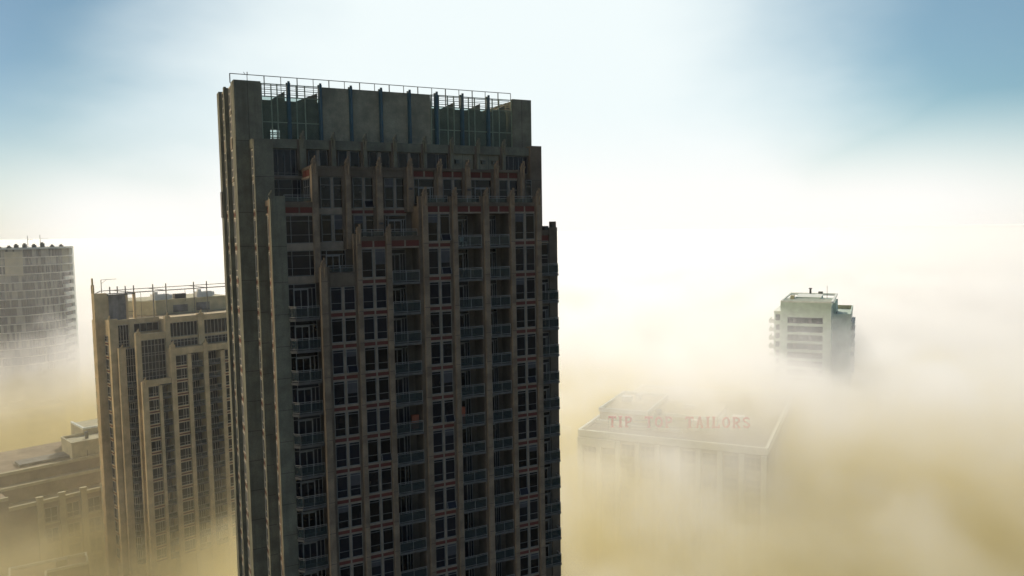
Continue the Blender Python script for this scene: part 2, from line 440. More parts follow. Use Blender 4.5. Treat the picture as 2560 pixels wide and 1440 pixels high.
pilaster(5.26, 5.84, 5.30, 5.80, 0, -.15)
pilaster(8.60, 9.52, 8.93, 9.45, 0, 3.3)
pilaster(11.76, 12.53, 12.02, 12.50, 0, 3.3)
pilaster(15.10, 15.93, 15.32, 15.88, 0, 3.3)
pilaster(18.14, 18.82, 18.25, 18.70, 0, 3.3)
pilaster(21.06, 21.75, 21.20, 21.72, 0, 3.3)
core(21.3, 21.74, -2.9, -.3, G0, 2.6)
# panel joints on every pilaster at each floor
jt = T.w('joint')
for b0, b1, zt, pl in ((-.86, -.28, -3.2, .35), (2.5, 2.94, -.2, .35), (5.3, 5.8, -.2, .35), (8.93, 9.45, 3.2, .35), (12.02, 12.5, 3.2, .35), (15.32, 15.88, 3.2, .35), (18.25, 18.7, 3.2, .35), (21.2, 21.72, 3.2, .35)):
    for k in range(-2, LAST+6):
        z = zb(k)+.02
        if z < zt-.4: T.fb(jt, 'F', pl, b0, b1, -.01, .004, z-.02, z+.02)
# --- bay C and the step behind: corner pier P4
pilaster(-4.72, -3.42, -4.72, -3.42, -1.75, 3.25, 'conc_top', fin=0, low=.3, hi=.45)
T.put(finial_layers(.95, 'conc_top'), 'F', -1.4, -4.62, 3.0, 5)
for k in range(-2, LAST+6):
    T.fb(jt, 'F', -1.3, -4.7, -3.42, -.01, .004, zb(k)-.0, zb(k)+.04)
ca0, ca1 = -3.42, -.88
T.fb(wall, 'F', -1.6, ca0, ca1, -.2, .18, 2.27, 2.74); 
T.fb(wall, 'F', -1.6, ca0, ca1, -.2, .02, 1.7, 2.27); T.put(brick_layers(2.5, .5, True), 'F', -1.56, ca0+.02, 1.76, 3); T.fb(trim, 'F', -1.6, ca0, ca1, -.2, .15, 1.55, 1.74)
T.put(window_layers(2.5, 2.5, hb=(.75, 2.0), vb=(.45, 2.05)), 'F', -1.6, ca0+.02, -.98, 3)
T.fb(trim, 'F', -1.6, ca0, ca1, -.2, .15, -1.62, -1.0)
T.put(window_layers(2.5, 2.3, hb=(.7, 1.85), vb=(.45, 2.05)), 'F', -1.6, ca0+.02, -3.95, 3)
T.fb(trim, 'F', -1.6, ca0, ca1, -.2, .15, -4.62, -3.97)
top = -4.65
for k in range(0, LAST+1):
    fl = zb(k)-.36
    T.put(door_layers(2.5, round(top-fl-.02, 2), .5, 1.75), 'F', -1.6, ca0+.02, fl+.01, 3-.05*k)
    T.put(balcony_layers(2.62, 1.15, right=False, cham=.45), 'F', -1.6, ca0-.05, fl, 3-.05*k)
    top = fl-.30
# --- step 1: windows and pilasters above the front roofs (plane t = -1.85)
P1 = -1.85
for a0, a1, zt in ((-1.0, -.44, 6.12), (2.09, 2.56, 6.12), (5.05, 5.62, 6.12), (8.1, 8.7, 6.12), (11.2, 11.68, 6.12), (14.18, 14.7, 6.12), (17.38, 17.8, 6.12), (20.38, 20.74, 6.12)):
    zl = -4.6 if a0 < 2 else (-1.6 if a0 < 8 else 1.8)
    pilaster(a0-.28 if a0 > 0 else a0, a1, a0, a1, P1+.1, zt, z0=zl, hi=.45, low=.2)
T.fb(wall, 'F', P1, -.95, 20.7, -.15, .3, 5.76, 6.02)
for a0, a1 in ((-.44, 2.08), (2.57, 5.03), (5.63, 8.08)):
    T.fb(wall, 'F', P1, a0, a1, -.15, .22, 5.08, 5.75)
    dblwin('F', P1, a0+.28, a1-.1, 2.2, 5.04, 3, hb=(.8, 2.1), blind=rnd.choice([0, 0, 1, 6]))
    if a0 > 2: spandrel('F', P1, a0+.1, a1-.02, 1.98, .30, sz=3)
    else: T.fb(trim, 'F', P1, a0, a1, -.1, .12, 1.64, 2.18)
dblwin('F', P1, -.16, 1.98, -.9, 1.6, 3, hb=(.7, 2.0), blind=6)
T.fb(trim, 'F', P1, -.44, 2.08, -.1, .15, -1.68, -.92)
dblwin('F', P1, 2.85, 4.93, -.8, 1.5, 3, hb=(.7, 1.85), blind=1)
T.put(door_layers(2.1, 2.3, .3, 1.6), 'F', P1, 5.9, -.8, 3)
T.put(door_layers(2.3, 2.3, .5, 1.7), 'F', P1, -.3, -3.98, 3)
for i, (a0, a1) in enumerate(((8.7, 11.18), (11.68, 14.16), (14.7, 17.36), (17.8, 20.36))):
    T.fb(wall, 'F', P1, a0, a1, -.15, .0, 5.15, 5.75)
    T.put(brick_layers(round(a1-a0-.04, 2), .52, True), 'F', P1+.06, a0+.02, 5.2, 3)
    T.fb(trim, 'F', P1, (a0+a1)/2-.08, (a0+a1)/2+.08, -.1, .12, 5.2, 5.76); T.fb(trim, 'F', P1, a0, a1, -.1, .14, 5.02, 5.18)
    if i in (0, 2): T.put(door_layers(round(a1-a0-.3, 2), 2.4, .45, round((a1-a0)*.66, 2), hb=.8), 'F', P1, a0+.2, 2.6, 3)
    else: dblwin('F', P1, a0+.2, a1-.15, 2.6, 5.0, 3, hb=(1.4,))
T.put(window_layers(.7, 2.5, hb=(.9, 1.8, 2.2)), 'F', -2.6, 21.5, 2.6, 3); core(20.75, 22.4, -5.7, -2.75, G0, 5.2)
# left flank of step 1 seen above bay C
T.fb(wall, 'L', -.95, -5.6, -1.95, -.15, .12, 5.78, 6.0)
T.fb(wall, 'L', -.95, -5.6, -1.95, -.1, .02, 5.0, 5.78)
T.put(brick_layers(2.6, .55, True), 'L', -.99, -4.9, 5.15, 3); T.fb(trim, 'L', -.95, -5.4, -1.95, -.1, .12, 4.95, 5.12)
T.put(window_layers(2.4, 1.9, hb=(1.2,), vb=(.8, 1.6)), 'L', -1.0, -4.6, 3.0, 3)
# --- terrace rails on the roofs of the front step
def terrace_rail(a0, a1, z, pl, n=2):
    def mk():
        m = MB(); W = a1-a0
        m.bar((0, 0, .62), (W, 0, .62), .03); m.bar((0, 0, .42), (W, 0, .42), .02)
        for i in range(n+1): m.bar((W*i/n, 0, 0), (W*i/n, 0, .62), .025)
        return m
    def gl(): return MB().box(0, a1-a0, -.008, .008, .03, .4)
    T.put([('terrace_railing', ('tr', a0, z), mk, 'rail'), ('glass_panel', ('tg', a0, z), gl, 'balg')], 'F', pl, a0, z, 4)
terrace_rail(.0, 2.25, -3.7, -.3); terrace_rail(3.0, 5.25, -.46, -.3); terrace_rail(5.85, 8.55, -.46, -.3)
for a0, a1 in ((9.5, 11.75), (12.55, 15.1), (15.95, 18.15), (18.85, 21.1)): terrace_rail(a0, a1, 2.66, -.3)
terrace_rail(-3.4, -.95, 2.76, -1.9)
# --- step 2 (plane t = -5.55)
P2 = -5.55
pilaster(-5.42, -3.70, -5.42, -3.70, -4.9, 8.62, 'conc_top', fin=0, low=.2, hi=.3)
pilaster(23.35, 24.75, 23.35, 24.75, -5.2, 8.95, 'conc', fin=0, low=.2, hi=.3)
core(23.4, 24.7, -7, -5.4, G0, 8.9)
for k in range(-3, LAST+3):
    T.fb(jt, 'F', -4.6, -5.42, -4.7, -.01, .004, zb(k), zb(k)+.04)
T.fb(jt, 'F', -4.6, -5.4, -3.72, -.01, .004, 5.15, 5.19); T.fb(jt, 'F', -4.9, 23.37, 24.7, -.01, .004, 5.2, 5.24)
T.fb(T.w('conc_top'), 'F', P2, -3.7, 23.35, -.15, .38, 7.88, 8.75)
for a0, a1 in ((-1.42, -.62), (1.6, 2.22), (4.72, 5.30), (7.80, 8.36), (10.95, 11.5), (13.9, 14.44), (16.88, 17.43), (19.86, 20.42)):
    pilaster(a0, a1, a0+.22, a1, P2+.1, 8.78, 'conc_top', z0=5.9, low=.3, hi=.5, fin=.95)
T.put(window_layers(2.3, 2.5, vb=(.45, 1.05, 1.65, 2.1), hb=(.25,)), 'F', P2, -3.62, 5.35, 3)
T.fb(trim, 'F', P2, -3.68, -1.0, -.1, .1, 5.1, 5.33)
T.put(window_layers(2.5, 2.0, vb=(.45, 1.7, 2.2), hb=(1.15,)), 'F', P2, -3.62, 3.0, 3)
for i, (a0, a1) in enumerate(((-.6, 1.58), (2.24, 4.7), (5.32, 7.78), (8.38, 10.93))):
    dblwin('F', P2, a0+.25, a1-.05, 5.95, 7.85, 3, hb=(.1,), gap=.3, blind=0)
T.put(window_layers(2.3, 1.9, vb=(1.15, 1.4)), 'F', P2, 11.55, 5.95, 3)
for a0, a1 in ((14.46, 16.86), (17.45, 19.84)):
    T.fb(T.w('inner'), 'F', P2, a0, a1, -.1, .02, 5.9, 7.88); T.fb(jt, 'F', P2, (a0+a1)/2-.015, (a0+a1)/2+.015, .0, .03, 5.95, 7.85)
T.put(window_layers(2.85, 1.9, vb=(.5, 1.15, 1.75, 2.3)), 'F', P2, 20.45, 5.95, 3)
def vent_mk(): return MB().prism([(-.2, 0), (-.2, -.35), (.2, -.35), (.2, 0)], 0, .35).hexa([(-.26, 0, .35), (-.26, -.5, .28), (.26, -.5, .28), (.26, 0, .35), (-.26, 0, .42), (-.26, -.5, .33), (.26, -.5, .33), (.26, 0, .42)])
for a in (14.95, 16.2, 17.95, 19.2): T.put([('vent_hood', ('vent',), vent_mk, 'steel')], 'F', P2+.02, a, 6.9, 4)
def lamp_mk(): return MB().box(-.12, .12, -.18, 0, -.1, .1).box(-.2, .2, -.14, -.02, -.03, .03)
for a, z, pl in ((8.35, 4.0, P1+.55), (14.45, 3.95, P1+.55), (5.35, .72, P1+.55)): T.put([('wall_lamp', ('lamp',), lamp_mk, 'dark')], 'F', pl, a, z, 4)
# --- crown (plane t = -7)
P3 = -7.0
core(-6.65, -4.23, -7.2, -6.8, 8.6, 14.2, 'conc_top'); core(22.28, 24.6, -7.2, -6.85, 8.62, 14.17, 'conc_top')
core(-6.68, -4.23, -7.2, -6.82, G0, 8.6, 'conc_top')
T.fb(jt, 'F', -6.8, -6.65, -4.25, -.01, .004, 8.62, 8.66); T.fb(jt, 'F', -6.8, -5.45, -5.41, -.01, .004, 8.7, 14.1); T.fb(jt, 'F', -6.85, 23.4, 23.44, -.01, .004, 8.7, 14.1)
for k in range(-3, LAST+3): T.fb(jt, 'F', -6.8, -6.67, -5.3, -.01, .004, zb(k), zb(k)+.04)
def fin_mk(): return MB().box(-.17, .17, -.12, .25, 0, 5.45).box(-.10, .10, -.30, -.12, 0, 5.72).box(-.2, .2, -.05, .2, 5.45, 5.6)
for a in (-1.67, 1.34, 4.35, 7.43, 10.45, 13.41, 16.32, 19.36): T.put([('steel_fin', ('fin1',), fin_mk, 'fin')], 'F', P3+.05, a, 8.65, 5)
def screen(a0, a1, mull):
    W = a1-a0; z0, z1 = 8.62, 14.05
    def fr():
        m = MB()
        for z in (z0, 10.5-.0, 12.87, z1): m.box(0, W, -.04, .04, z-z0-.04 if z > z0 else 0, z-z0+.04)
        for x in [0.05]+mull+[W-.05]: m.box(x-.05, x+.05, -.05, .05, 0, z1-z0)
        return m
    def gl(): return MB().box(.05, W-.05, .0, .012, .05, 4.2)
    T.put([('glass_screen', ('gs', a0), fr, 'grid'), ('pane', ('gsp', a0), gl, 'screen')], 'F', P3, a0, z0, 5)
    def lv():
        m = MB()
        for i in range(6): m.box(0, W, -.015, .015, i*.2, i*.2+(.07 if i % 2 else .03))
        return m
    T.put([('louvre', ('lv', a0), lv, 'steel')], 'F', P3-.6, a0, 13.0, 5)
    T.put([('louvre', ('lv', a0), lv, 'steel')], 'F', P3-13, a0, 13.4, 5)
screen(-4.22, 1.5, [.95, 1.5, 3.3, 4.1]); screen(12.8, 22.27, [.9, 1.9, 2.6, 4.3, 5.0, 7.1, 7.9])
# plant room behind the screens, with a louvred opening that lets the sky through
pr_ = T.w('inner', 'plant_room')
for a0, a1, z0, z1 in ((-4.2, -3.25, 8.6, 12.75), (-2.35, 1.5, 8.6, 12.75), (-3.25, -2.35, 9.95, 12.75), (12.8, 22.2, 8.6, 12.9)): T.fb(pr_, 'F', -8.3, a0, a1, -.25, 0, z0, z1)
core(2, 21, -20, -10, 8.6, 12.2, 'inner', 'plant_room')
sl = MB()
for z in (8.75, 8.95, 9.2, 9.45, 9.62): T.fb(sl, 'F', -8.3, -3.25, -2.35, -.2, 0, z, z+.07)
T.fb(sl, 'F', -8.3, -2.62, -2.56, -.2, .02, 8.65, 9.95); obj('louvre', sl, 'steel', T.root)
for a, b in ((-2.2, -1.7), (.2, 1.45), (15.2, 16.2), (18.2, 19.2), (21.2, 22.2), (12.9, 13.4)):     # sloping stays that rise behind each fin
    y = 8.6
    obj('roof_brace', MB().hexa([(a-1.1, y, H+12.7), (b, y, H+12.7), (b, y+.3, H+12.7), (a-1.1, y+.3, H+12.7), (a-.9, y, H+12.8), (b, y, H+13.75), (b, y+.3, H+13.75), (a-.9, y+.3, H+12.8)]), 'inner', T.root)
# maintenance rail round the roof edge
rr = MB(); zr = H+14.86
rr.bar((-6.86, 7.5, zr), (22.4, 7.5, zr), .045)
x = -6.86; i = 0
while x < 22.5:
    r_ = .06 if i % 2 == 0 else .04
    rr.bar((x, 7.5, H+12.9 if -4.2 < x < 1.4 or x > 12.8 else H+14), (x, 7.5, zr), r_); x += 1.54; i += 1
rr.bar((-5.5, 7.5, zr), (-5.62, 7.5, zr+.22), .03); rr.bar((-5.3, 7.5, zr), (-5.3, 7.5, zr+.25), .05)
obj('roof_rail', rr, 'steel', T.root)
# --- left flank: four narrow window strips stepping inwards
def lstrip(pl, a0, a1, ks, first_top, n=1, top_windows=(), k_last=LAST):
    top = first_top
    for k in ks:
        zbot = zb(k)+.2; Hh = round(top-zbot, 2)
        T.put(window_layers(round(a1-a0, 2), Hh, hb=(.68, Hh-.24), vb=(round((a1-a0)*.62, 2),), fw=.10, fr='litf'), 'L', pl-.03, a0, zbot, 2-.04*k+pl*.05)
        spandrel('L', pl, a0, a1, zb(k), .33, sz=1.5-.04*k+pl*.05)
        top = zb(k)-.49
    for z0, z1 in top_windows:
        Hh = round(z1-z0, 2)
        T.put(window_layers(round(a1-a0, 2), Hh, hb=(Hh*.3, Hh*.72), vb=(round((a1-a0)*.62, 2),), fw=.12, fr='litf'), 'L', pl-.03, a0, z0, 3)
# L4
T.fb(wall, 'L', -4.42, -4.4, -2.3, -.05, .22, 2.42, 2.95); T.put(brick_layers(1.7, .55), 'L', -4.47, -4.2, 1.8, 3); T.fb(trim, 'L', -4.42, -4.4, -2.4, -.05, .2, 1.6, 1.78)
lstrip(-4.44, -4.25, -2.5, range(-2, LAST+1), 1.58)
T.fb(T.w('pil'), 'L', -4.42, -2.5, -1.75, 0, .30, G0, 3.0)
# L3
lstrip(-5.27, -6.75, -5.25, range(-3, LAST+1), 4.9, top_windows=((5.3, 7.8),))
T.fb(T.w('conc_top'), 'L', -5.25, -6.8, -5.2, -.05, .2, 7.85, 8.7); T.fb(trim, 'L', -5.25, -6.8, -5.2, -.05, .1, 4.95, 5.28)
# L2 and the pier on its right
T.fb(T.w('conc_top'), 'L', -6.62, -8.75, -7.2, 0, .06, G0, 14.2)
lstrip(-6.62, -10.2, -8.8, range(-3, LAST+1), 4.9, top_windows=((5.3, 8.0), (9.1, 11.3), (11.7, 13.95)))
for z0, z1 in ((8.05, 9.05), (11.35, 11.65), (4.95, 5.25)): T.fb(trim, 'L', -6.62, -10.2, -8.8, -.05, .12, z0, z1)
# pier between L1 and L2
T.fb(T.w('conc_top'), 'L', -6.88, -11.1, -10.32, 0, .22, G0, 14.1)
lstrip(-6.9, -12.9, -11.2, range(-3, LAST+1), 4.9, top_windows=((5.3, 8.0), (9.1, 11.3), (11.7, 13.9)))
for z0, z1 in ((8.05, 9.05), (11.35, 11.65), (4.95, 5.25)): T.fb(trim, 'L', -6.88, -12.9, -11.2, -.05, .12, z0, z1)
# outer pier
T.fb(T.w('conc_top'), 'L', -6.88, -14.6, -13.0, 0, .40, G0, 14.05)
T.fb(T.w('dark'), 'L', -6.88, -14.4, -13.2, .4, .5, 1.6, 4.2)
# --- right bay, set back, with projecting balconies
PR = -3.0
T.put(window_layers(1.5, 1.6, hb=(1.2,), vb=(.4,)), 'F', PR, 22.85, -2.9+.0, 3)
pilaster(24.42, 25.42, 24.42, 25.42, -3.1, .12, 'conc', fin=0, low=.15, hi=.25)
core(24.85, 25.35, -3.6, -2.95, .12, .75, 'conc'); core(24.0, 24.45, -3.6, -3.0, -.16, .28, 'dark'); core(24.75, 25.0, -3.3, -2.95, .1, .45, 'dark')
T.fb(wall, 'F', PR, 22.5, 24.42, -.05, .08, -.6, -.14); T.put(brick_layers(1.7, .62, False), 'F', PR-.0, 22.7, -1.35, 3); T.fb(trim, 'F', PR, 22.5, 24.42, -.05, .08, -1.55, -1.4)
for k in range(-1, LAST+1):
    fl = zb(k)-.36
    hh = 2.3
    if k == -1: T.put(window_layers(1.5, 2.0, hb=(1.6,), vb=(.5,)), 'F', PR, 22.85, fl+.02, 3)
    else: T.put(door_layers(1.5, 2.3, .2, 1.1), 'F', PR, 22.85, fl+.02, 3-.05*k)
    T.put(balcony_layers(2.42, 1.2), 'F', -3.07, 22.55, fl, 3-.05*k)
def casement_mk():
    m = MB(); W, h_, o = .92, .62, .26      # top-hung light pushed out at the bottom
    P = lambda x, z: (x, -.07-o*(1-z/h_), z)
    for p, q in ((P(0, 0), P(W, 0)), (P(W, 0), P(W, h_)), (P(W, h_), P(0, h_)), (P(0, h_), P(0, 0))): m.bar(p, q, .032)
    return m
def casement_gl():
    W, h_, o = .92, .62, .26
    return MB().hexa([(.02, -.07-o, 0), (W-.02, -.07-o, 0), (W-.02, -.06-o, 0), (.02, -.06-o, 0), (.02, -.07, h_), (W-.02, -.07, h_), (W-.02, -.06, h_), (.02, -.06, h_)])
for a, k in ((10.85, -2), (10.85, -1), (10.85, 4), (10.85, 7), (4.35, 5), (1.35, 2), (18.9, 7), (20.0, 3)):
    T.put([('open_casement', ('oc',), casement_mk, 'frame'), ('pane', ('ocp',), casement_gl, 'glass')], 'F', .0, a, zb(k)+.26, 4)
T.put([('open_casement', ('oc',), casement_mk, 'frame'), ('pane', ('ocp',), casement_gl, 'glass')], 'F', P1, 3.95, 2.26, 4)
T.finish()
Tm = Matrix.Translation((-16.45, 69.86, 0)) @ Matrix.Rotation(R(26.763), 4, 'Z')
def tpos(s_, t_, z): return Tm @ Vector((s_, -t_, H+z))
# --- small things standing on the balconies
def planter():
    th = thing('potted_plant', 'dark bushy pot plant on a right-hand corner balcony of the dark tower', 'plant', tpos(24.35, -2.35, zb(0)-.36+.002), R(27))
    obj('pot', MB().prism([(.16*math.cos(a), .16*math.sin(a)) for a in [i*math.pi/4 for i in range(8)]], 0, .38), 'dark', th)
    f = MB(); r = random.Random(2)
    for i in range(46):
        a = r.uniform(0, 6.28); q = r.uniform(.1, .42); z = r.uniform(.75, 1.25)
        f.bar((.02*math.cos(a), .02*math.sin(a), .36), (q*math.cos(a), q*math.sin(a), z), .018)
        c = Vector((q*math.cos(a), q*math.sin(a), z)); f.box(c.x-.06, c.x+.06, c.y-.05, c.y+.05, c.z-.07, c.z+.06)
    obj('foliage', f, 'leaf' if 'leaf' in M else 'dark', th)
M['leaf'] = mat('dark_leaves', (.03, .04, .02), .9, .4, 4)
M['orange'] = mat('orange_cloth', (.35, .10, .05), .9, .2, 2)
planter()
def cabinet(label, s_, t_, k, w_, h_, m, name='storage_cabinet'):
    th = thing(name, label, 'cabinet', tpos(s_, t_, zb(k)-.36+.002), R(27), 'orange cabinets on the balconies')
    obj('body', MB().box(0, w_, 0, .4, .06, h_), m, th)
    obj('lid', MB().box(-.02, w_+.02, -.02, .42, h_+.002, h_+.05), m, th)
    for x in (.04, w_-.1): obj('leg', MB().box(x, x+.06, .05, .11, 0, .058), 'dark', th)
cabinet('tall orange cabinet on a middle balcony, the higher of the two cabinets', 12.75, -.35, 4, .42, 1.65, 'orange')
cabinet('tall dull orange cabinet on the balcony left of the other cabinet', 7.8, -.9, 4, .7, 1.35, 'orange')
def chair(s_, t_, k):
    th = thing('patio_chair', 'white plastic patio chair on the top balcony of the dark tower', 'chair', tpos(s_, t_, zb(k)-.36+.002), R(40))
    obj('seat', MB().box(0, .5, 0, .5, .4, .45), 'white', th); obj('backrest', MB().box(0, .5, .45, .5, .452, .9), 'white', th)
    for x in (.0, .44):
        for y in (.0, .44): obj('leg', MB().box(x, x+.06, y, y+.06, 0, .398), 'white', th)
chair(13.3, -.5, -2)
KEEP = ('wall', 'roof', 'parapet', 'penthouse', 'penthouse_parapet', 'terrace_wall', 'cornice')

# ================================================================== SECOND TOWER (tan, behind on the left)
B = Building('condo_tower', 'tan stepped tower with open steel roof frame, left of the dark tower', 'building', (-76.05, 159), 45.3)
wall = B.w('conc2'); trim = B.w('conc2')
def z2(j): return -28.1-2.9*j
L2_ = 14
def c2(x0, x1, t0, t1, z0, z1, key='conc2', name='wall'): B.w(key, name).box(x0, x1, -t0, -t1, H+z0, H+z1)
c2(-2.6, 26, -12, -5.3, G0, -18.2); c2(1.5, 26, -30, -12, G0, -18.25); c2(5.2, 26, -5.3, -2.35, G0, -18.0); c2(-.6, 5.2, -5.3, -2.3, G0, -21.0); c2(-3.0, -.5, -5.4, -4.1, G0, -24.0)
c2(-5.0, -3.4, -8, -5.1, G0, -17.5); c2(-6.75, -4.2, -9.6, -8.1, G0, -12.05); c2(-4.4, -2.7, -18, -9.6, G0, -18.3)
def pil2(x0, x1, t, zt, d=.4, finh=0, key='conc2'):
    def mk():
        m = MB().box(x0, x1, -(t-.3), -(t+d), H+G0, H+zt)
        return m
    B.uid += 1; B.q.setdefault('pilaster', []).append((5, (0, 0, 0), 0, [('pilaster', ('p2', B.uid), mk, key)]))
    if finh: B.put(finial_layers(finh, 'conc2'), 'F', t+d-.02, (x0+x1)/2, zt, 5)
for x0, x1, zt in ((-1.1, .08, -30.3), (4.95, 5.98, -23.3), (12.0, 12.98, -23.6), (19.9, 20.9, -23.8)): pil2(x0, x1, 0, zt, .45, 1.1)
for x0, x1, zt in ((2.32, 2.98, -31.5), (8.52, 9.38, -25.6), (15.92, 16.78, -25.8), (23.3, 24.0, -25.8)): pil2(x0, x1, 0, zt, .25)
c2(.1, 4.9, -.5, .3, -31.3, -30.15); c2(6, 25, -.5, .3, -25.5, -24.1)
r2 = random.Random(5)
def bayW(a0, a1, j0, top):
    c2(a0-.02, a1+.02, -2.28, -.12, G0, top+.4)
    for j in range(j0, L2_+1):
        zbot = z2(j)+.2; W = round(a1-a0-.1, 2); Hh = round(top-zbot, 2)
        B.put(window_layers(W, Hh, hb=(.62,), vb=(round(W*.5, 2), round(W*.72, 2)), fr='fr2', gl='glass2', fw=.09), 'F', 0, a0+.05, zbot, 3-.1*j)
        B.fb(trim, 'F', 0, a0, a1, -.1, .12, z2(j), z2(j)+.2); B.fb(trim, 'F', 0, a0, a1, -.1, .08, z2(j)-.5, z2(j)-.33)
        B.put(brick_layers(round(a1-a0-.02, 2), .32, False), 'F', .0, a0+.01, z2(j)-.325, 3-.1*j)
        top = z2(j)-.5
def bayB(a0, a1, j0, top):
    for j in range(j0, L2_+1):
        fl = z2(j)-.3
        B.put(door_layers(round(a1-a0-.1, 2), round(top-fl-.05, 2), .7, round((a1-a0)*.6, 2), fr='fr2', gl='glass2'), 'F', -2.2, a0+.05, fl+.02, 3-.1*j)
        B.put(balcony_layers(round(a1-a0-.04, 2), 2.35, left=False, right=False, slab=.3, rm='fr2'), 'F', -2.25, a0+.02, fl, 3-.1*j)
        top = fl-.32
bayW(.1, 2.3, 1, -31.4); bayB(3.0, 4.93, 1, -31.4); bayW(6.0, 8.5, 0, -25.7); bayB(9.4, 11.98, 0, -25.6); bayB(13.0, 15.9, 0, -25.6); bayW(16.8, 19.85, 0, -25.7); bayB(20.95, 23.28, 0, -25.6)
for x0, x1, zt in ((2.32, 2.98, -31.5), (4.95, 5.98, -24), (8.52, 9.38, -25.6), (12.0, 12.98, -24), (15.92, 16.78, -25.8), (19.9, 20.9, -24)): c2(x0+.02, x1-.02, -2.3, -.25, G0, zt-.1)
# glazed step behind (t = -2.2)
def grid2(a0, a1, z0, z1, nv, hs, t, size=3):
    W = round(a1-a0, 2); Hh = round(z1-z0, 2)
    B.put(window_layers(W, Hh, hb=tuple(round(h-z0, 2) for h in hs), vb=tuple(round(W*(i+1)/(nv+1), 2) for i in range(nv)), fr='fr2', gl='glass2', fw=.11), 'F', t, a0, z0, size)
c2(5.9, 26, -2.4, -1.75, -18.8, -17.6); c2(-.2, 4.95, -2.4, -1.7, -21.9, -20.6)
for x0, x1, zt in ((4.9, 5.95, -17.3), (12.0, 13.3, -17.3), (20, 21.2, -17.3)): pil2(x0, x1, -2.1, zt, .55, 1.0)
pil2(-1.2, -.15, -2.1, -20.2, .55, 1.0)
grid2(6.0, 11.95, -24.2, -18.85, 7, (-21.9, -22.6, -23.1), -2.2); grid2(13.35, 19.95, -24.2, -18.85, 7, (-21.9, -22.6, -23.1), -2.2)
c2(5.95, 26, -2.3, -2.05, -22.5, -22.0)
grid2(-.1, 4.88, -31.0, -21.95, 6, (-23.2, -24.8, -25.3, -26.8, -28.3, -28.8, -29.8), -2.15, 4)
# corner step (t = -5)
pil2(-5.15, -3.5, -5.05, -17.3, .4, 0); B.put(finial_layers(1.1, 'conc2'), 'F', -5.0, -5.0, -17.4, 5)
c2(-3.5, 5.0, -5.35, -4.95, -18.6, -17.55)
grid2(-3.45, -1.25, -23.4, -18.65, 3, (-22.0, -22.6), -5.2); pil2(-1.25, -.3, -5.1, -18.0, .35, 0); grid2(-.25, 4.9, -20.5, -18.65, 3, (), -5.2)
pil2(-4.0, -2.6, -4.0, -23.3, .5, .9)
grid2(-2.58, -.62, -31.2, -23.6, 3, (-25.2, -25.7, -27.3, -28.8, -29.3), -4.05, 4)
top = -31.3
for j in range(1, L2_+1):
    fl = z2(j)-.4
    B.put(door_layers(1.9, round(top-fl-.05, 2), .4, 1.3, fr='fr2', gl='glass2'), 'F', -4.05, -2.55, fl+.02, 3-.1*j)
    B.put(balcony_layers(2.0, 1.7, right=False, slab=.3, rm='fr2', cham=.6), 'F', -4.08, -2.6, fl, 3-.1*j)
    top = fl-.32
# left flank strips
for pl, a0, a1, zt in ((-3.02, -4.9, -4.25, -24.4), (-5.02, -7.9, -6.2, -20.8)):
    top = zt
    for j in range(-2 if pl < -4 else -1, L2_+1):
        if z2(j)+.2 > top: continue
        Hh = round(top-z2(j)-.2, 2)
        B.put(window_layers(round(a1-a0, 2), Hh, hb=(.7,), vb=(round((a1-a0)*.6, 2),), fr='fr2', gl='glass2', fw=.1), 'L', pl-.05, a0, z2(j)+.2, 2-.1*j)
        B.fb(trim, 'L', pl, a0, a1, -.1, .16, z2(j), z2(j)+.2); B.fb(trim, 'L', pl, a0, a1, -.1, .1, z2(j)-.5, z2(j)-.33)
        B.put(brick_layers(round(a1-a0-.02, 2), .32, False), 'L', pl-.05, a0+.01, z2(j)-.325, 1.5-.1*j)
        top = z2(j)-.5
# tall left fin and mottled wall under the roof frame
c2(-6.75, -6.3, -9.4, -8.0, G0, -12.0); c2(-6.45, -6.15, -10.2, -9.9, -12.05, -8.9); c2(-6.6, -6.0, -10.2, -9.9, -12.05, -10.3); c2(-6.8, -6.55, -8.6, -8.2, -12.1, -10.4)
c2(-4.15, .15, -9.4, -9.0, -18.2, -12.55, 'mott', 'end_wall'); c2(-4.15, -3.7, -9.5, -8.95, -18.2, -12.3)
c2(-.25, .2, -9.5, -8.95, -18.2, -12.4); c2(1.35, 1.85, -9.6, -9.1, -18.2, -12.3)
# roof frame
rf = MB(); zf = H-12.3
rf.bar((-6.5, 9.3, zf), (26, 9.3, zf), .14); rf.bar((-4.0, 12.5, zf+.5), (26, 12.5, zf+.5), .10); rf.bar((-6.6, 9.3, zf), (-4.0, 12.5, zf+.5), .10)
rf.bar((-6.5, 8.9, zf-.25), (1.6, 8.9, zf-.25), .16)
for i, x in enumerate((-3.2, -1.7, -.1, 1.6, 5.6, 8.4, 14.6, 17.6, 23.0, 25.6)):
    rf.bar((x, 9.3, H-18 if x > 1 else zf), (x, 9.3, zf+1.5), .13)
for a, b in ((5.6, 8.4), (14.6, 17.6), (23, 25.6), (-1.7, 1.6)): rf.bar((a, 12.5, zf+.5), (b, 9.3, zf), .09)
rf.bar((3.0, 9.3, H-18), (3.0, 9.3, zf), .05); rf.bar((12.6, 9.3, H-15), (12.6, 9.3, zf), .05); rf.bar((.2, 9.3, H-16.4), (1.6, 9.3, H-16.4), .06)
rf.bar((-4.6, 10, zf), (-4.6, 10, zf+3.0), .09); rf.bar((-4.6, 10, zf+3.0), (-1.6, 10, zf+3.05), .06); rf.bar((-4.6, 10, zf+2.2), (-3.5, 10, zf+3.0), .04)
obj('roof_frame', rf, 'steel', B.root)
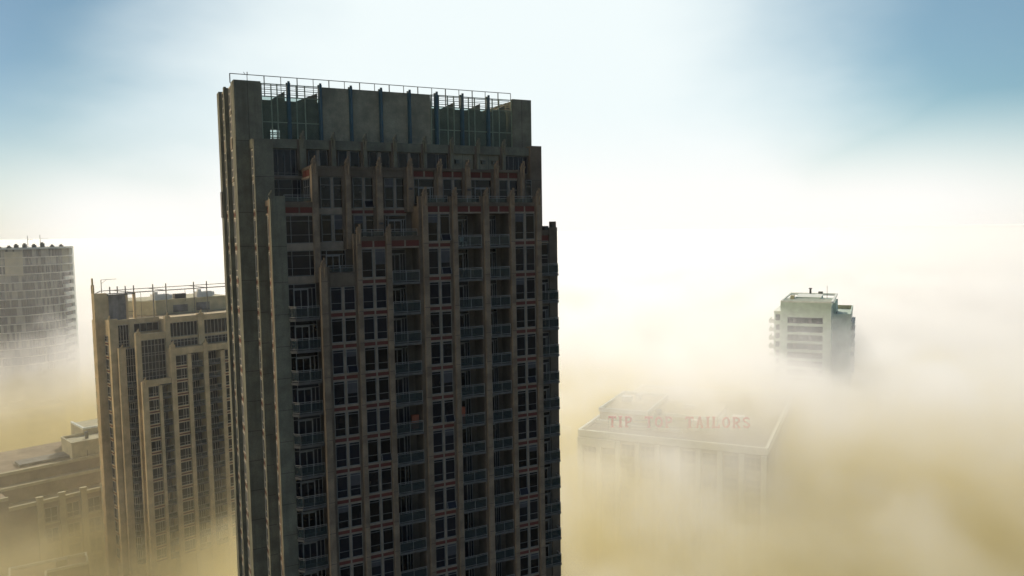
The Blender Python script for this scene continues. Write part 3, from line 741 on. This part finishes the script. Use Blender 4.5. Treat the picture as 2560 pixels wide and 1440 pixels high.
# plant room and its rooftop units
c2(8.0, 26, -30, -14.5, -18.2, -15.05, 'cream', 'plant_room'); c2(3.9, 8.0, -30, -20, -18.2, -14.95, 'cream', 'plant_room')
pr2 = B.w('cream', 'plant_room'); pr2.prism([(3.9, 20), (8.02, 14.5), (8.02, 20.1)], H-18.2, H-15.0)
obj('access_panel', MB().box(11.8, 15.2, 14.44, 14.55, H-17.9, H-16.2), 'mott', B.root); obj('access_panel', MB().box(17.2, 20.4, 14.44, 14.55, H-17.9, H-16.0), 'mott', B.root)
c2(7.9, 26, -14.8, -14.42, -15.05, -14.85, 'cream', 'parapet')
for k, (x, y) in enumerate(((8.5, 17), (18.6, 17))):
    m = MB().box(x, x+3.6, y, y+2, H-15.0, H-13.7).box(x+.1, x+.9, y-.3, y+.4, H-15, H-13.1)
    m.prism([(x+3.6, y), (x+4.4, y+.4), (x+4.4, y+1.6), (x+3.6, y+2)], H-14.9, H-13.9)
    obj('air_unit', m, 'white', B.root)
obj('vent_box', MB().box(13.6, 16.2, 17.5, 19, H-15, H-13.9), 'dark', B.root)
# balconies standing out of the far left corner, pale curved backs
bk = B.w('cream', 'curved_wall'); bk.prism([(-5.3, 13.2), (-5.9, 12.0), (-5.9, 10.8), (-5.6, 9.7), (-4.3, 9.65), (-4.3, 14)], H+G0, H-24.0)
for j in range(-2, 14):
    fl = z2(j)-.3
    def sol(): return MB().prism([(0, 0), (-1.1, -.5), (-1.5, -2.2), (-.9, -3.6), (.3, -3.8), (.3, 0)], -.25, 0).prism([(-1.1, -.5), (-1.5, -2.2), (-.9, -3.6), (-.8, -3.5), (-1.4, -2.2), (-1.0, -.55)], 0, 1.05)
    B.put([('balcony', ('lb',), sol, 'cream')], 'F', -13.2, -4.9, fl, 1)
    def dw(): return MB().box(-.02, .05, 0, 1.2, 0, 1.5).box(-.02, .9, -.02, .05, 0, 1.5)
    B.put([('window', ('lbw',), dw, 'glass2')], 'F', -9.64, -5.5, fl-1.75, .5)
B.finish()

# ================================================================== ROUND TOWER (far left)
cx, cy, rad = -186.5, 290.0, 20.0
K = Building('round_tower', 'pale round glass tower with ringed floors at the left edge of the picture', 'building', (cx, cy), 0)
ztop_r = -4.2
def arc(m, r0, r1, a0, a1, z0, z1, n=None, mi=0):
    n = n or max(1, int(abs(a1-a0)/6))
    for i in range(n):
        p = a0+(a1-a0)*i/n; q = a0+(a1-a0)*(i+1)/n
        f = lambda r_, an: (r_*math.cos(R(an)), r_*math.sin(R(an)))
        a, b, c, d = f(r1, p), f(r1, q), f(r0, q), f(r0, p)
        m.hexa([(*a, H+z0), (*b, H+z0), (*c, H+z0), (*d, H+z0), (*a, H+z1), (*b, H+z1), (*c, H+z1), (*d, H+z1)], mi)
def arcb(m, *a, **k): arc(m, *a, **k)
body = MB(); arc(body, .2, rad-.9, 0, 360, G0, ztop_r, 60); obj('wall', body, 'olive', K.root)
cap_ = MB(); arc(cap_, .2, rad-.3, 0, 360, ztop_r, ztop_r+.3, 60); obj('roof', cap_, 'rslab', K.root)
rr_ = random.Random(11)
A0, A1 = 225, 350                       # the side turned to the viewer
for j in range(0, 15):
    zt = ztop_r-2.95*j; zb_ = zt-2.95
    sl = MB(); arc(sl, rad-.95, rad+.10, 215, 392, zt-.30, zt-.05 if j else zt+.1, 44); obj('floor_slab', sl, 'rslab', K.root)
    gz = MB()
    a = 218.0
    while a < 353:
        wd = rr_.choice([1.5, 2.1, 2.8]); light = rr_.random() < (.0 if 311 < a < 319 else .38)
        arc(gz, rad-.9, rad-.35 if light else rad-.7, a, a+wd-.15, zb_-.02, zt-.30, 1, 1 if light else 0)
        arc(gz, rad-.9, rad-.25, a+wd-.15, a+wd, zb_-.02, zt-.30, 1, 2)
        a += wd
    obj('glazing', gz, ['rglass', 'rpanel', 'steel'], K.root)
    if j > 2:
        bw = MB(); arc(bw, rad-.9, rad+.05, 356, 374, zb_-.0, zb_+1.15, 4); obj('balcony', bw, 'rslab', K.root)
        dk = MB(); arc(dk, rad-.95, rad-.8, 355, 375, zb_+1.0, zt-.38, 4); obj('balcony_opening', dk, 'glass2', K.root)
bl = MB(); arc(bl, rad-.9, rad+.05, 375, 392, G0, ztop_r+.35, 2)
for j in range(15): arc(bl, rad+.05, rad+.12, 376, 384, ztop_r-2.95*j-2.2, ztop_r-2.95*j-.4, 3)
obj('end_pier', bl, 'pale', K.root)
fl_ = MB(); a = 296
while a < 311: arc(fl_, rad-.7, rad+.15, a, a+.7, ztop_r-9.5, ztop_r-1, 1); a += 1.3
arc(fl_, rad-.8, rad-.1, 296, 311.5, ztop_r-9.5, ztop_r-1, 6); obj('ribbed_panel', fl_, 'cream', K.root)
for a, r_, hh in ((308, 15, 1.0), (316, 17, 1.2), (328, 16, .9), (342, 15, 1.4), (300, 17, .5), (355, 16, .5), (290, 17, .4), (370, 17, .5)):
    x, y = r_*math.cos(R(a)), r_*math.sin(R(a)); obj('roof_unit', MB().box(x-.5, x+.5, y-.6, y+.6, H+ztop_r+.3, H+ztop_r+.3+hh).box(x-.35, x+.25, y-.3, y+.3, H+ztop_r+.3, H+ztop_r+.7+hh), 'steel', K.root)
for a, r_, hh, arm in ((322, 15, 4.6, 1.8), (334, 17, 4.8, 3.0)):
    x, y = r_*math.cos(R(a)), r_*math.sin(R(a)); z = H+ztop_r
    obj('mast', MB().bar((x, y, z), (x, y, z+hh), .09).bar((x, y, z+hh*.72), (x+arm, y, z+hh*.70), .05), 'steel', K.root)
K.finish()

# ================================================================== GREY-GREEN TOWER (right, standing out of the fog)
Gt = Building('apartment_block', 'grey green tower block with long dark window slots, rising out of fog on the right', 'building', (85.0, 244.5), -25)
def cg(x0, x1, y0, y1, z0, z1, key='teal', name='wall'): Gt.w(key, name).box(x0, x1, y0, y1, H+z0, H+z1) if name in KEEP else Gt.one(name, key, x0, x1, y0, y1, z0, z1)
zg = -23.9; WX = 14.9
win_x0, win_x1 = 2.1, 12.5
rows = [(-29.1-2.75*j, -31.0-2.75*j) for j in range(9)]
cg(0, win_x0, 0, 1.0, G0, zg-.3); cg(win_x1, WX, 0, 1.0, G0, zg-.3); cg(win_x0, win_x1, 0, 1.0, rows[0][0], zg-.3)
for j in range(9):
    z1 = rows[j][1]; z0 = rows[j+1][0] if j < 8 else G0
    cg(win_x0, win_x1, 0, 1.0, z0, z1)
    def wn(): 
        m = MB().box(0, 10.4, .5, .56, 0, 1.9)
        return m
    def md():
        return MB().box(1.7, 2.5, .2, .48, 0, 1.9).box(6.2, 7.1, .2, .48, 0, 1.9).box(0, 10.4, .44, .49, .02, .1).box(4.2, 4.3, .44, .49, .1, 1.9).box(8.7, 8.8, .44, .49, .1, 1.9)
    Gt.put([('window', ('gw',), wn, 'gdark'), ('mullion', ('gm',), md, 'slab')], 'F', 0, win_x0, z1, 3)
cg(0, WX, 1.0, 30, G0, zg-1.4)
# parapet ring, thin pale top that oversails on the right
for x0, x1, y0, y1 in ((-.02, WX+.02, -.02, .55), (-.02, .5, .55, 31.8), (WX-.1, WX+.6, .55, 31.8), (.5, WX-.1, 31.2, 31.8)):
    cg(x0, x1, y0, y1, zg-.5, zg, 'pale', 'parapet')
for i, y in enumerate((5, 9.5, 27.5)): cg(.5, WX-.1, y, y+.7, zg-.45, zg-.1, 'pale', 'roof_beam')
cg(3.6, 11.2, 11, 24, zg-1.4, zg+.2, 'teal', 'plant_room'); cg(3.5, 11.3, 10.9, 24.1, zg+.2, zg+.35, 'pale', 'plant_room_roof')
cg(2.1, 3.3, 9, 11, zg-1.4, zg+.9, 'cream', 'roof_unit'); cg(6.8, 7.4, 25, 25.6, zg-1.4, zg+2.0, 'dark', 'chimney'); cg(6.6, 7.6, 24.8, 25.8, zg+1.9, zg+2.2, 'dark', 'chimney')
cg(9.6, 11, 25, 27, zg-1.4, zg+1.0, 'steel', 'roof_unit'); cg(12.3, 12.42, 26, 26.12, zg-1.4, zg+3.0, 'dark', 'mast')
# left wing with stepped balconies
cg(-2.2, -.02, 3, 24, G0, -28.0); cg(-2.35, -.05, 2.9, 24.1, -28.0, -27.6, 'pale', 'wing_roof')
Gt.put([('side_window', ('sw',), lambda: MB().box(.4, 1.8, -.04, .02, 0, 2.0), 'gdark')], 'F', -3, -2.2, -30.6, 2)
for j in range(7):
    cg(-3.9, -2.2, 4, 10, -31.4-2.75*j, -30.2-2.75*j, 'pale', 'wall_dummy') if False else None
    def bb(): return MB().box(0, 1.7, 0, 7, 0, .25).box(0, .12, 0, 7, .25, 1.25).box(.12, 1.7, 0, .12, .25, 1.25)
    Gt.put([('balcony', ('gb',), bb, 'pale')], 'F', -4, -3.92, -31.6-2.75*j, 2)
    Gt.put([('side_window', ('sw2',), lambda: MB().box(.5, 1.7, -.04, .02, 0, 1.7), 'gdark')], 'F', -3, -2.2, -33.6-2.75*j, 2)
# right wing, lower, with a walled roof terrace
cg(WX+.01, 20.2, 8, 36, G0, -29.6); cg(WX+.0, 20.3, 7.8, 8.2, -29.6, -28.4, 'teal', 'terrace_wall'); cg(19.9, 20.35, 8.2, 36, -29.6, -28.3, 'teal', 'terrace_wall'); cg(WX, 19.9, 35.7, 36.1, -29.6, -28.3, 'cream', 'terrace_wall')
cg(WX+.02, WX+.9, 12, 26, -29.6, zg-1.4, 'teal', 'stair_tower'); cg(WX+.9, WX+1.0, 9, 20, -29.5, -28.6, 'dark', 'terrace_rail')
for j in range(7):
    def wb(): return MB().box(0, 1.0, 0, 16, 0, 1.2)
    Gt.put([('balcony', ('gr',), wb, 'pale')], 'F', -18, 20.2, -33.4-2.75*j, 2)
    Gt.put([('side_window', ('gs',), lambda: MB().box(0, .05, 0, 16, 0, 1.4), 'gdark')], 'F', -18, 20.2, -32.15-2.75*j, 1.5)
Gt.finish()

# ================================================================== WAREHOUSE LOFTS with the rooftop sign
W_ = Building('loft_building', 'long flat roofed building with pale parapet half sunk in fog, under the red rooftop letters', 'building', (15.9, 189.7), -25)
def cw(x0, x1, y0, y1, z0, z1, key='olive', name='wall'): W_.w(key, name).box(x0, x1, y0, y1, H+z0, H+z1) if name in KEEP else W_.one(name, key, x0, x1, y0, y1, z0, z1)
WW, WD = 45.0, 60.0
cw(0, WW, 0, WD, G0, -50.9)
cw(0.3, WW-.3, .3, WD-.3, -50.9, -50.7, 'roof', 'roof')
for x0, x1, y0, y1 in ((0, WW, -.15, .5), (-.15, .5, .5, WD), (WW-.5, WW+.15, .5, WD), (.5, WW-.5, WD-.5, WD)): cw(x0, x1, y0, y1, -51.6, -49.95, 'pale', 'parapet')
for i in range(10):                    # pale piers between the window bays
    x = i*(WW-1.2)/9
    def pr(): return MB().box(0, 1.1, -.7, .1, 0, 43.2)
    W_.put([('pier', ('wp',), pr, 'pale')], 'F', 0, x, G0, 3)
for i in range(9):
    for j in range(7):
        x = i*(WW-1.2)/9+1.3
        W_.put(window_layers(3.5, 3.2, hb=(1.6,), vb=(1.2, 2.35), fr='fr2', gl='glass2', fw=.12), 'F', .06, x, -55.8-5.2*j+.3, 3-.1*j-.05*i)
cw(0, 9.5, -.7, -.15, -53.6, -51.7, 'pale', 'frieze')
# raised roof at the back left
cw(.6, 13.5, 15, 37.5, -50.8, -48.3, 'cream', 'penthouse')
for x0, x1, y0, y1 in ((.4, 13.7, 14.7, 15.2), (.4, .9, 15.2, 37.2), (13.2, 13.7, 15.2, 37.2), (.4, 13.7, 37.2, 37.7)): cw(x0, x1, y0, y1, -48.6, -47.6, 'pale', 'penthouse_parapet')
cw(13.7, 30, 20, 37.5, -50.8, -49.2, 'cream', 'penthouse'); cw(13.7, 30.2, 19.7, 20.1, -49.6, -48.8, 'pale', 'penthouse_parapet'); cw(13.7, 17, 16, 19.7, -50.8, -48.8, 'olive', 'penthouse')
for x0, x1, y0, y1 in ((1, 9, 10.8, 11.2), (9, 9.4, 8.6, 11.2), (9.4, 24, 8.4, 8.8), (30, 38, 24, 24.4), (30, 30.4, 24.4, 34)): cw(x0, x1, y0, y1, -50.7, -49.9, 'pale', 'low_wall')
for x, y, a, b in ((3, 27, 2.6, 2), (6, 31, 1.5, 1.5), (20, 28, 3, 2), (34, 20, 3, 2), (25, 12, 2, 1.4)): cw(x, x+a, y, y+b, -48.3 if x < 13 else (-49.2 if x < 30 and y > 20 else -50.7), -46.9 if x < 13 else -48.1, 'white', 'roof_unit')
cw(15.2, 16.6, 16.5, 18, -48.8, -47.4, 'dark', 'chimney')
W_.finish()

# rooftop letters (flat cut-out letters with depth, on a steel frame)
GL = {'T': [(0, 0, 0, 0)], }
def letter(ch, h=2.55, wd=1.9, s_=.52):
    """block letters with slab serifs, as boxes and arcs in x-z"""
    m = MB(); d = .18
    def bx(x0, x1, z0, z1): m.box(x0, x1, -d, d, z0, z1)
    def seg(p, q, r_):
        p = Vector((p[0], 0, p[1])); q = Vector((q[0], 0, q[1])); u = (q-p).normalized(); n = Vector((-u.z, 0, u.x))*r_
        Y = Vector((0, d, 0)); m.hexa([p-n-Y, q-n-Y, q-n+Y, p-n+Y, p+n-Y, q+n-Y, q+n+Y, p+n+Y])
    def ring(cx_, cz, rx, rz, a0, a1, th, n=10):
        for i in range(n):
            p = R(a0+(a1-a0)*i/n); q = R(a0+(a1-a0)*(i+1)/n)
            P = [(cx_+(rx-th)*math.cos(p), cz+(rz-th)*math.sin(p)), (cx_+rx*math.cos(p), cz+rz*math.sin(p)), (cx_+rx*math.cos(q), cz+rz*math.sin(q)), (cx_+(rx-th)*math.cos(q), cz+(rz-th)*math.sin(q))]
            m.hexa([(x, -d, z) for x, z in P]+[(x, d, z) for x, z in P])
    sf = .13
    if ch == 'T':
        bx(0, wd, h-.42, h); bx(0, .16, h-.75, h-.42); bx(wd-.16, wd, h-.75, h-.42); bx(wd/2-s_/2, wd/2+s_/2, sf, h-.42); bx(wd/2-.5, wd/2+.5, 0, sf)
    elif ch == 'I':
        wd = 1.0; bx(wd/2-s_/2, wd/2+s_/2, sf, h-sf); bx(0, wd, 0, sf); bx(0, wd, h-sf, h)
    elif ch in 'PR':
        bx(.15, .15+s_, sf, h-sf); bx(0, .95, 0, sf); bx(0, .9, h-sf, h)
        ring(.85, h*.70, .95, h*.30, -90, 90, .42); bx(.15+s_, .85, h-.32, h-.13); bx(.15+s_, .85, h*.40, h*.40+.28)
        if ch == 'R': seg((.95, h*.42), (1.6, .12), .24); bx(1.3, 1.95, 0, sf)
    elif ch == 'O': ring(wd/2, h/2, wd/2, h/2, 0, 360, .45, 20)
    elif ch == 'A':
        seg((.35, .1), (wd/2, h), .2); seg((wd-.35, .1), (wd/2, h), .27); bx(.5, wd-.5, h*.28, h*.28+.25); bx(0, .65, 0, sf); bx(wd-.75, wd, 0, sf)
    elif ch == 'L':
        bx(.15, .15+s_, sf, h-sf); bx(0, wd-.1, 0, .35); bx(wd-.3, wd-.1, .35, .8); bx(0, .85, h-sf, h)
    elif ch == 'S':
        ring(wd/2, h*.73, wd*.45, h*.27, 20, 270, .40); ring(wd/2, h*.27, wd*.45, h*.27, -160, 90, .40)
    return m, wd
sign = thing('rooftop_sign', 'faded red rooftop letters on a thin steel frame above the foggy flat roof', 'sign', (23.4, 189.2, H-50.7), R(-5.3))
TXT = 'TIP TOP TAILORS'; x = 0.0; fr = MB(); lets = []
for ch in TXT:
    if ch == ' ': x += 2.55; continue
    m, wd = letter(ch); lets.append((ch, m, x, wd)); x += wd+.52
SC = 34.4/(x-.52)
for ch, m, lx, wd in lets:
    o = obj('letter', m, 'redp', sign, (lx*SC, 0, 1.35)); o.scale = (SC, 1, 1.08)
    for q in (.3, .7): fr.bar(((lx+wd*q)*SC, .3, 0), ((lx+wd*q)*SC, .3, 3.9), .05)
fr.bar((0, .3, 1.3), (34.4, .3, 1.3), .06); fr.bar((0, .3, 3.0), (34.4, .3, 3.0), .05)
for i in range(8): fr.bar((i*4.9, .3, 3.0), (i*4.9, 2.2, .0), .05)
obj('sign_frame', fr, 'steel', sign)

# ================================================================== LOW BRICK BLOCK with pale piers (bottom left)
Lb = Building('brick_block', 'mist covered tan block with tall pale piers at the bottom left', 'building', (-113.9, 180.4), 45.3)
def cl(x0, x1, y0, y1, z0, z1, key='tanw', name='wall'): Lb.w(key, name).box(x0, x1, y0, y1, H+z0, H+z1) if name in KEEP else Lb.one(name, key, x0, x1, y0, y1, z0, z1)
cl(-6, 40, 0, 5.8, G0, -63.6); cl(-22, -6, -1.0, 30, G0, -60.6); cl(-6, 40, 5.8, 10, G0, -60.2); cl(-6, 40, 10, 34, G0, -57.6)
cl(-6, 40, -.3, .6, -63.7, -62.9, 'cream', 'cornice'); cl(-6, 40, 5.5, 6.2, -60.4, -59.7, 'cream', 'cornice'); cl(-6, 40, 9.7, 10.6, -57.8, -57.1, 'cream', 'cornice'); cl(-22.2, -6, -1.3, -.6, -60.8, -60.0, 'cream', 'cornice')
cl(0, 18, 14, 19, -57.6, -56.9, 'roof', 'rooflight')
for i in range(9):
    def pp(): return MB().box(0, 1.3, -.9, .0, 0, 32.6).box(-.1, 1.4, -1.0, .1, 32.6, 33.2)
    Lb.put([('pier', ('lp',), pp, 'cream')], 'F', 0, i*4.75-.2, G0, 3)
    for j in range(4):
        Lb.put(window_layers(2.9, 3.6, hb=(1.2,), vb=(1.4,), fr='fr2', gl='glass2', fw=.14), 'F', .06, i*4.75+1.35, -68.6-5.2*j, 2)
        cl(i*4.75+1.1, i*4.75+4.5, -.35, 0, -69.1-5.2*j, -68.7-5.2*j, 'cream', 'floor_band')
cl(-21.5, -17, 4, 7, -60.6, -59.2, 'white', 'roof_unit'); cl(-16.5, -14, 5, 7, -60.6, -58.9, 'white', 'roof_unit')
Lb.finish()
Wb = Building('stair_block', 'small white rooftop block with square parapet beside the tan tower foot', 'building', (-114.2, 196.5), 45.3)
def cb(x0, x1, y0, y1, z0, z1, key='pale', name='wall'): Wb.w(key, name).box(x0, x1, y0, y1, H+z0, H+z1) if name in KEEP else Wb.one(name, key, x0, x1, y0, y1, z0, z1)
cb(0, 13, 0, 9, -57.58, -53.8, 'cream'); cb(3.5, 3.62, -.02, .01, -57.5, -55.8, 'dark', 'door')
for x0, x1, y0, y1 in ((-.1, 13, -.1, .3), (-.1, .3, .3, 9), (.3, 13, 8.7, 9.1)): cb(x0, x1, y0, y1, -53.8, -53.2, 'cream', 'parapet')
cb(5.5, 16, 9.1, 20, -57.58, -52.4, 'cream'); cb(5.4, 16, 9.0, 9.5, -52.4, -51.9, 'pale', 'parapet'); cb(5.4, 5.9, 9.5, 20, -52.4, -51.9, 'pale', 'parapet')
for j in range(2): cb(8, 12, -.06, .01, -56.9+1.7*j, -55.8+1.7*j, 'glass2', 'window')
cb(4.5, 5.2, 4, 4.7, -53.8, -51.9, 'steel', 'roof_vent')
Wb.finish()
Sb = Building('flat_roof_block', 'low block with pale parapet outline in the bottom left corner', 'building', (-104.9, 160.4), 32)
def cs(x0, x1, y0, y1, z0, z1, key='tanw', name='wall'): Sb.w(key, name).box(x0, x1, y0, y1, H+z0, H+z1) if name in KEEP else Sb.one(name, key, x0, x1, y0, y1, z0, z1)
cs(-3, 12, 0, 6.2, G0, -72.5); cs(-3, 4, -12, 0, G0, -72.5)
for x0, x1, y0, y1 in ((-3, 12, 5.8, 6.2), (11.6, 12, 0, 5.8), (4, 11.6, -.2, .2), (-3, -2.6, -12, 5.8), (3.6, 4, -12, -.2)): cs(x0, x1, y0, y1, -72.5, -71.9, 'pale', 'parapet')
cs(6, 8, 2, 4, -72.5, -71.2, 'steel', 'roof_unit')
Sb.finish()

# ================================================================== buildings that only show as shapes in the fog
def fogblock(label, x, y, rot, w_, d_, zt, nb, nf, key='olive'):
    b = Building('apartment_block', label, 'building', (x, y), rot)
    b.w(key).box(0, w_, 0, d_, 0, H+zt)
    for x0, x1, y0, y1 in ((-.15, w_+.15, -.15, .35), (-.15, .35, .35, d_), (w_-.35, w_+.15, .35, d_), (.35, w_-.35, d_-.35, d_+.15)): b.w('cream', 'parapet').box(x0, x1, y0, y1, H+zt-.3, H+zt+.7)
    b.w('steel', 'roof_unit').box(w_*.3, w_*.5, d_*.4, d_*.6, H+zt, H+zt+2.2)
    for i in range(nb):
        for j in range(nf):
            ww = w_/nb
            b.put(window_layers(round(ww*.6, 2), 1.7, vb=(round(ww*.3, 2),), fr='fr2', gl='glass2', fw=.1), 'F', .06, i*ww+ww*.2, zt-3.0-3.0*j, 3-.1*j)
    b.finish()
fogblock('dim olive block behind the left end of the sign roof', -16, 222, -25, 27, 20, -60, 7, 8)
fogblock('dark hazy block in the mist below the round tower', -176, 258, 45, 22, 16, -60, 5, 7)
fogblock('pale roof corner barely showing in fog behind the sign roof', 60, 276, -25, 24, 18, -56.5, 6, 5, 'cream')

# ------------------------------------------------------------------ ground
g = MB(); N_ = 24
for i in range(N_+1):
    for j in range(N_+1):
        x = -4500+9000*i/N_; y = -900+9900*j/N_; g.v.append((x, y, 0))
for i in range(N_):
    for j in range(N_):
        a = i*(N_+1)+j; g.f.append((a, a+N_+1, a+N_+2, a+1)); g.mi.append(0)
go = obj('ground', g, 'ground'); go['kind'] = 'structure'
wt = MB().box(-4400, 4400, 420, 8900, .004, .02); M['lake'] = glassmat('lake_water', (.02, .03, .035), (.03, .045, .05), .15)
wo = obj('water', wt, 'lake'); wo['kind'] = 'structure'
rd = MB().box(-400, 400, 118, 130, .004, .01); M['road'] = mat('asphalt', (.05, .05, .052), .95, .2, .3); ro = obj('road', rd, 'road'); ro['kind'] = 'structure'

# ------------------------------------------------------------------ air: thin haze everywhere and the fog bank that drowns the lower floors
def volume_material(name, col, aniso):
    m = bpy.data.materials.new(name); m.use_nodes = True; nt = m.node_tree; nt.nodes.clear(); t = NT(nt)
    out = t.n('ShaderNodeOutputMaterial'); pv = t.n('ShaderNodeVolumePrincipled'); nt.links.new(pv.outputs[0], out.inputs['Volume'])
    pv.inputs['Color'].default_value = (*col, 1); pv.inputs['Anisotropy'].default_value = aniso
    return m, t, pv
hm, t, pv = volume_material('haze_air', (.97, .96, .92), .35); pv.inputs['Density'].default_value = HAZE_D = .00007
ho = MB().box(-1900, 1900, -320, 2600, -1, H+21); hz = bpy.data.objects.new('haze', ho.mesh('haze', [hm])); C.objects.link(hz); hz['kind'] = 'stuff'
fm, t, pv = volume_material('fog_bank', (.975, .955, .90), .5)
tc = t.n('ShaderNodeTexCoord').outputs['Object']; sp = t.n('ShaderNodeSeparateXYZ'); t.put(tc, sp.inputs[0]); X, Y, Z = sp.outputs
n1 = t.noise(t.mapping(tc, (1, 1, 1.5)), 1/52, 3.0, .55)
lo = t.mr(X, -90, 15, 31, 47.5); nf = t.mr(t.m('ADD', Y, t.mr(X, 20, 75, 0, 60, 'LINEAR')), 192, 262, 0, 1); lo = t.m('ADD', lo, t.m('MULTIPLY', t.mr(X, 20, 44, 0, 25), t.mr(Y, 125, 178, .1, 1)))
base = t.m('ADD', lo, t.m('MULTIPLY', nf, t.m('SUBTRACT', 57.5, lo)))
topf = t.m('ADD', base, t.m('MULTIPLY', t.m('SUBTRACT', n1, .5), 40))
n3 = t.noise(tc, 1/17, 3.0, .6)
topf = t.m('ADD', topf, t.m('MULTIPLY', t.m('SUBTRACT', n3, .5), 26))
dep = t.m('SUBTRACT', topf, Z)
den = t.mr(dep, -6, 7, 0, .085)
wl = t.mr(X, -95, 10, .5, 1); wx = t.m('ADD', wl, t.m('MULTIPLY', t.mr(Y, 190, 250, 0, 1), t.m('SUBTRACT', 1, wl)))
den = t.m('MULTIPLY', t.m('MULTIPLY', den, wx), t.mr(n1, .3, .7, .5, 1.4, 'LINEAR'))
tail = t.m('MULTIPLY', t.mr(Z, 46, 90, .0045, 0, 'LINEAR'), t.mr(Y, 265, 650, 0, 1))
left = t.m('MULTIPLY', t.mr(X, -62, -30, 1, 0), t.m('ADD', t.mr(Z, 26, 56, .0085, .0001), t.mr(Y, 180, 240, .0002, .0011)))
den = t.m('MULTIPLY', den, t.mr(n3, .32, .68, .25, 1.75, 'LINEAR'))
den = t.m('ADD', den, t.m('ADD', t.m('MAXIMUM', tail, 0), left))
t.put(den, pv.inputs['Density'])
t.put(t.mix(t.mr(t.m('ADD', Z, t.m('ADD', t.m('MULTIPLY', t.m('SUBTRACT', n3, .5), 34), t.mr(Y, 215, 420, 0, 22))), 33, 57, 0, 1), (.86, .765, .45, 1), (.962, .950, .938, 1)), pv.inputs['Color'])   # tan low down, paler with height and distance
fo = MB().box(-1200, 1200, 75, 1900, .3, H-4); fg = bpy.data.objects.new('fog', fo.mesh('fog', [fm])); C.objects.link(fg); fg['kind'] = 'stuff'

fm2, t, pv = volume_material('far_mist', (.955, .945, .925), .5); pv.inputs['Density'].default_value = .012
mo = MB().box(-6000, 6000, 1900.5, 8800, .3, 62).box(1200.5, 6000, 75, 1900, .3, 58).box(-6000, -1200.5, 75, 1900, .3, 58).box(-1890, -120, -280, 74.5, .3, 50)  # last box: unseen mist added on the left to bounce light onto left faces
mm = bpy.data.objects.new('mist', mo.mesh('mist', [fm2])); C.objects.link(mm); mm['kind'] = 'stuff'
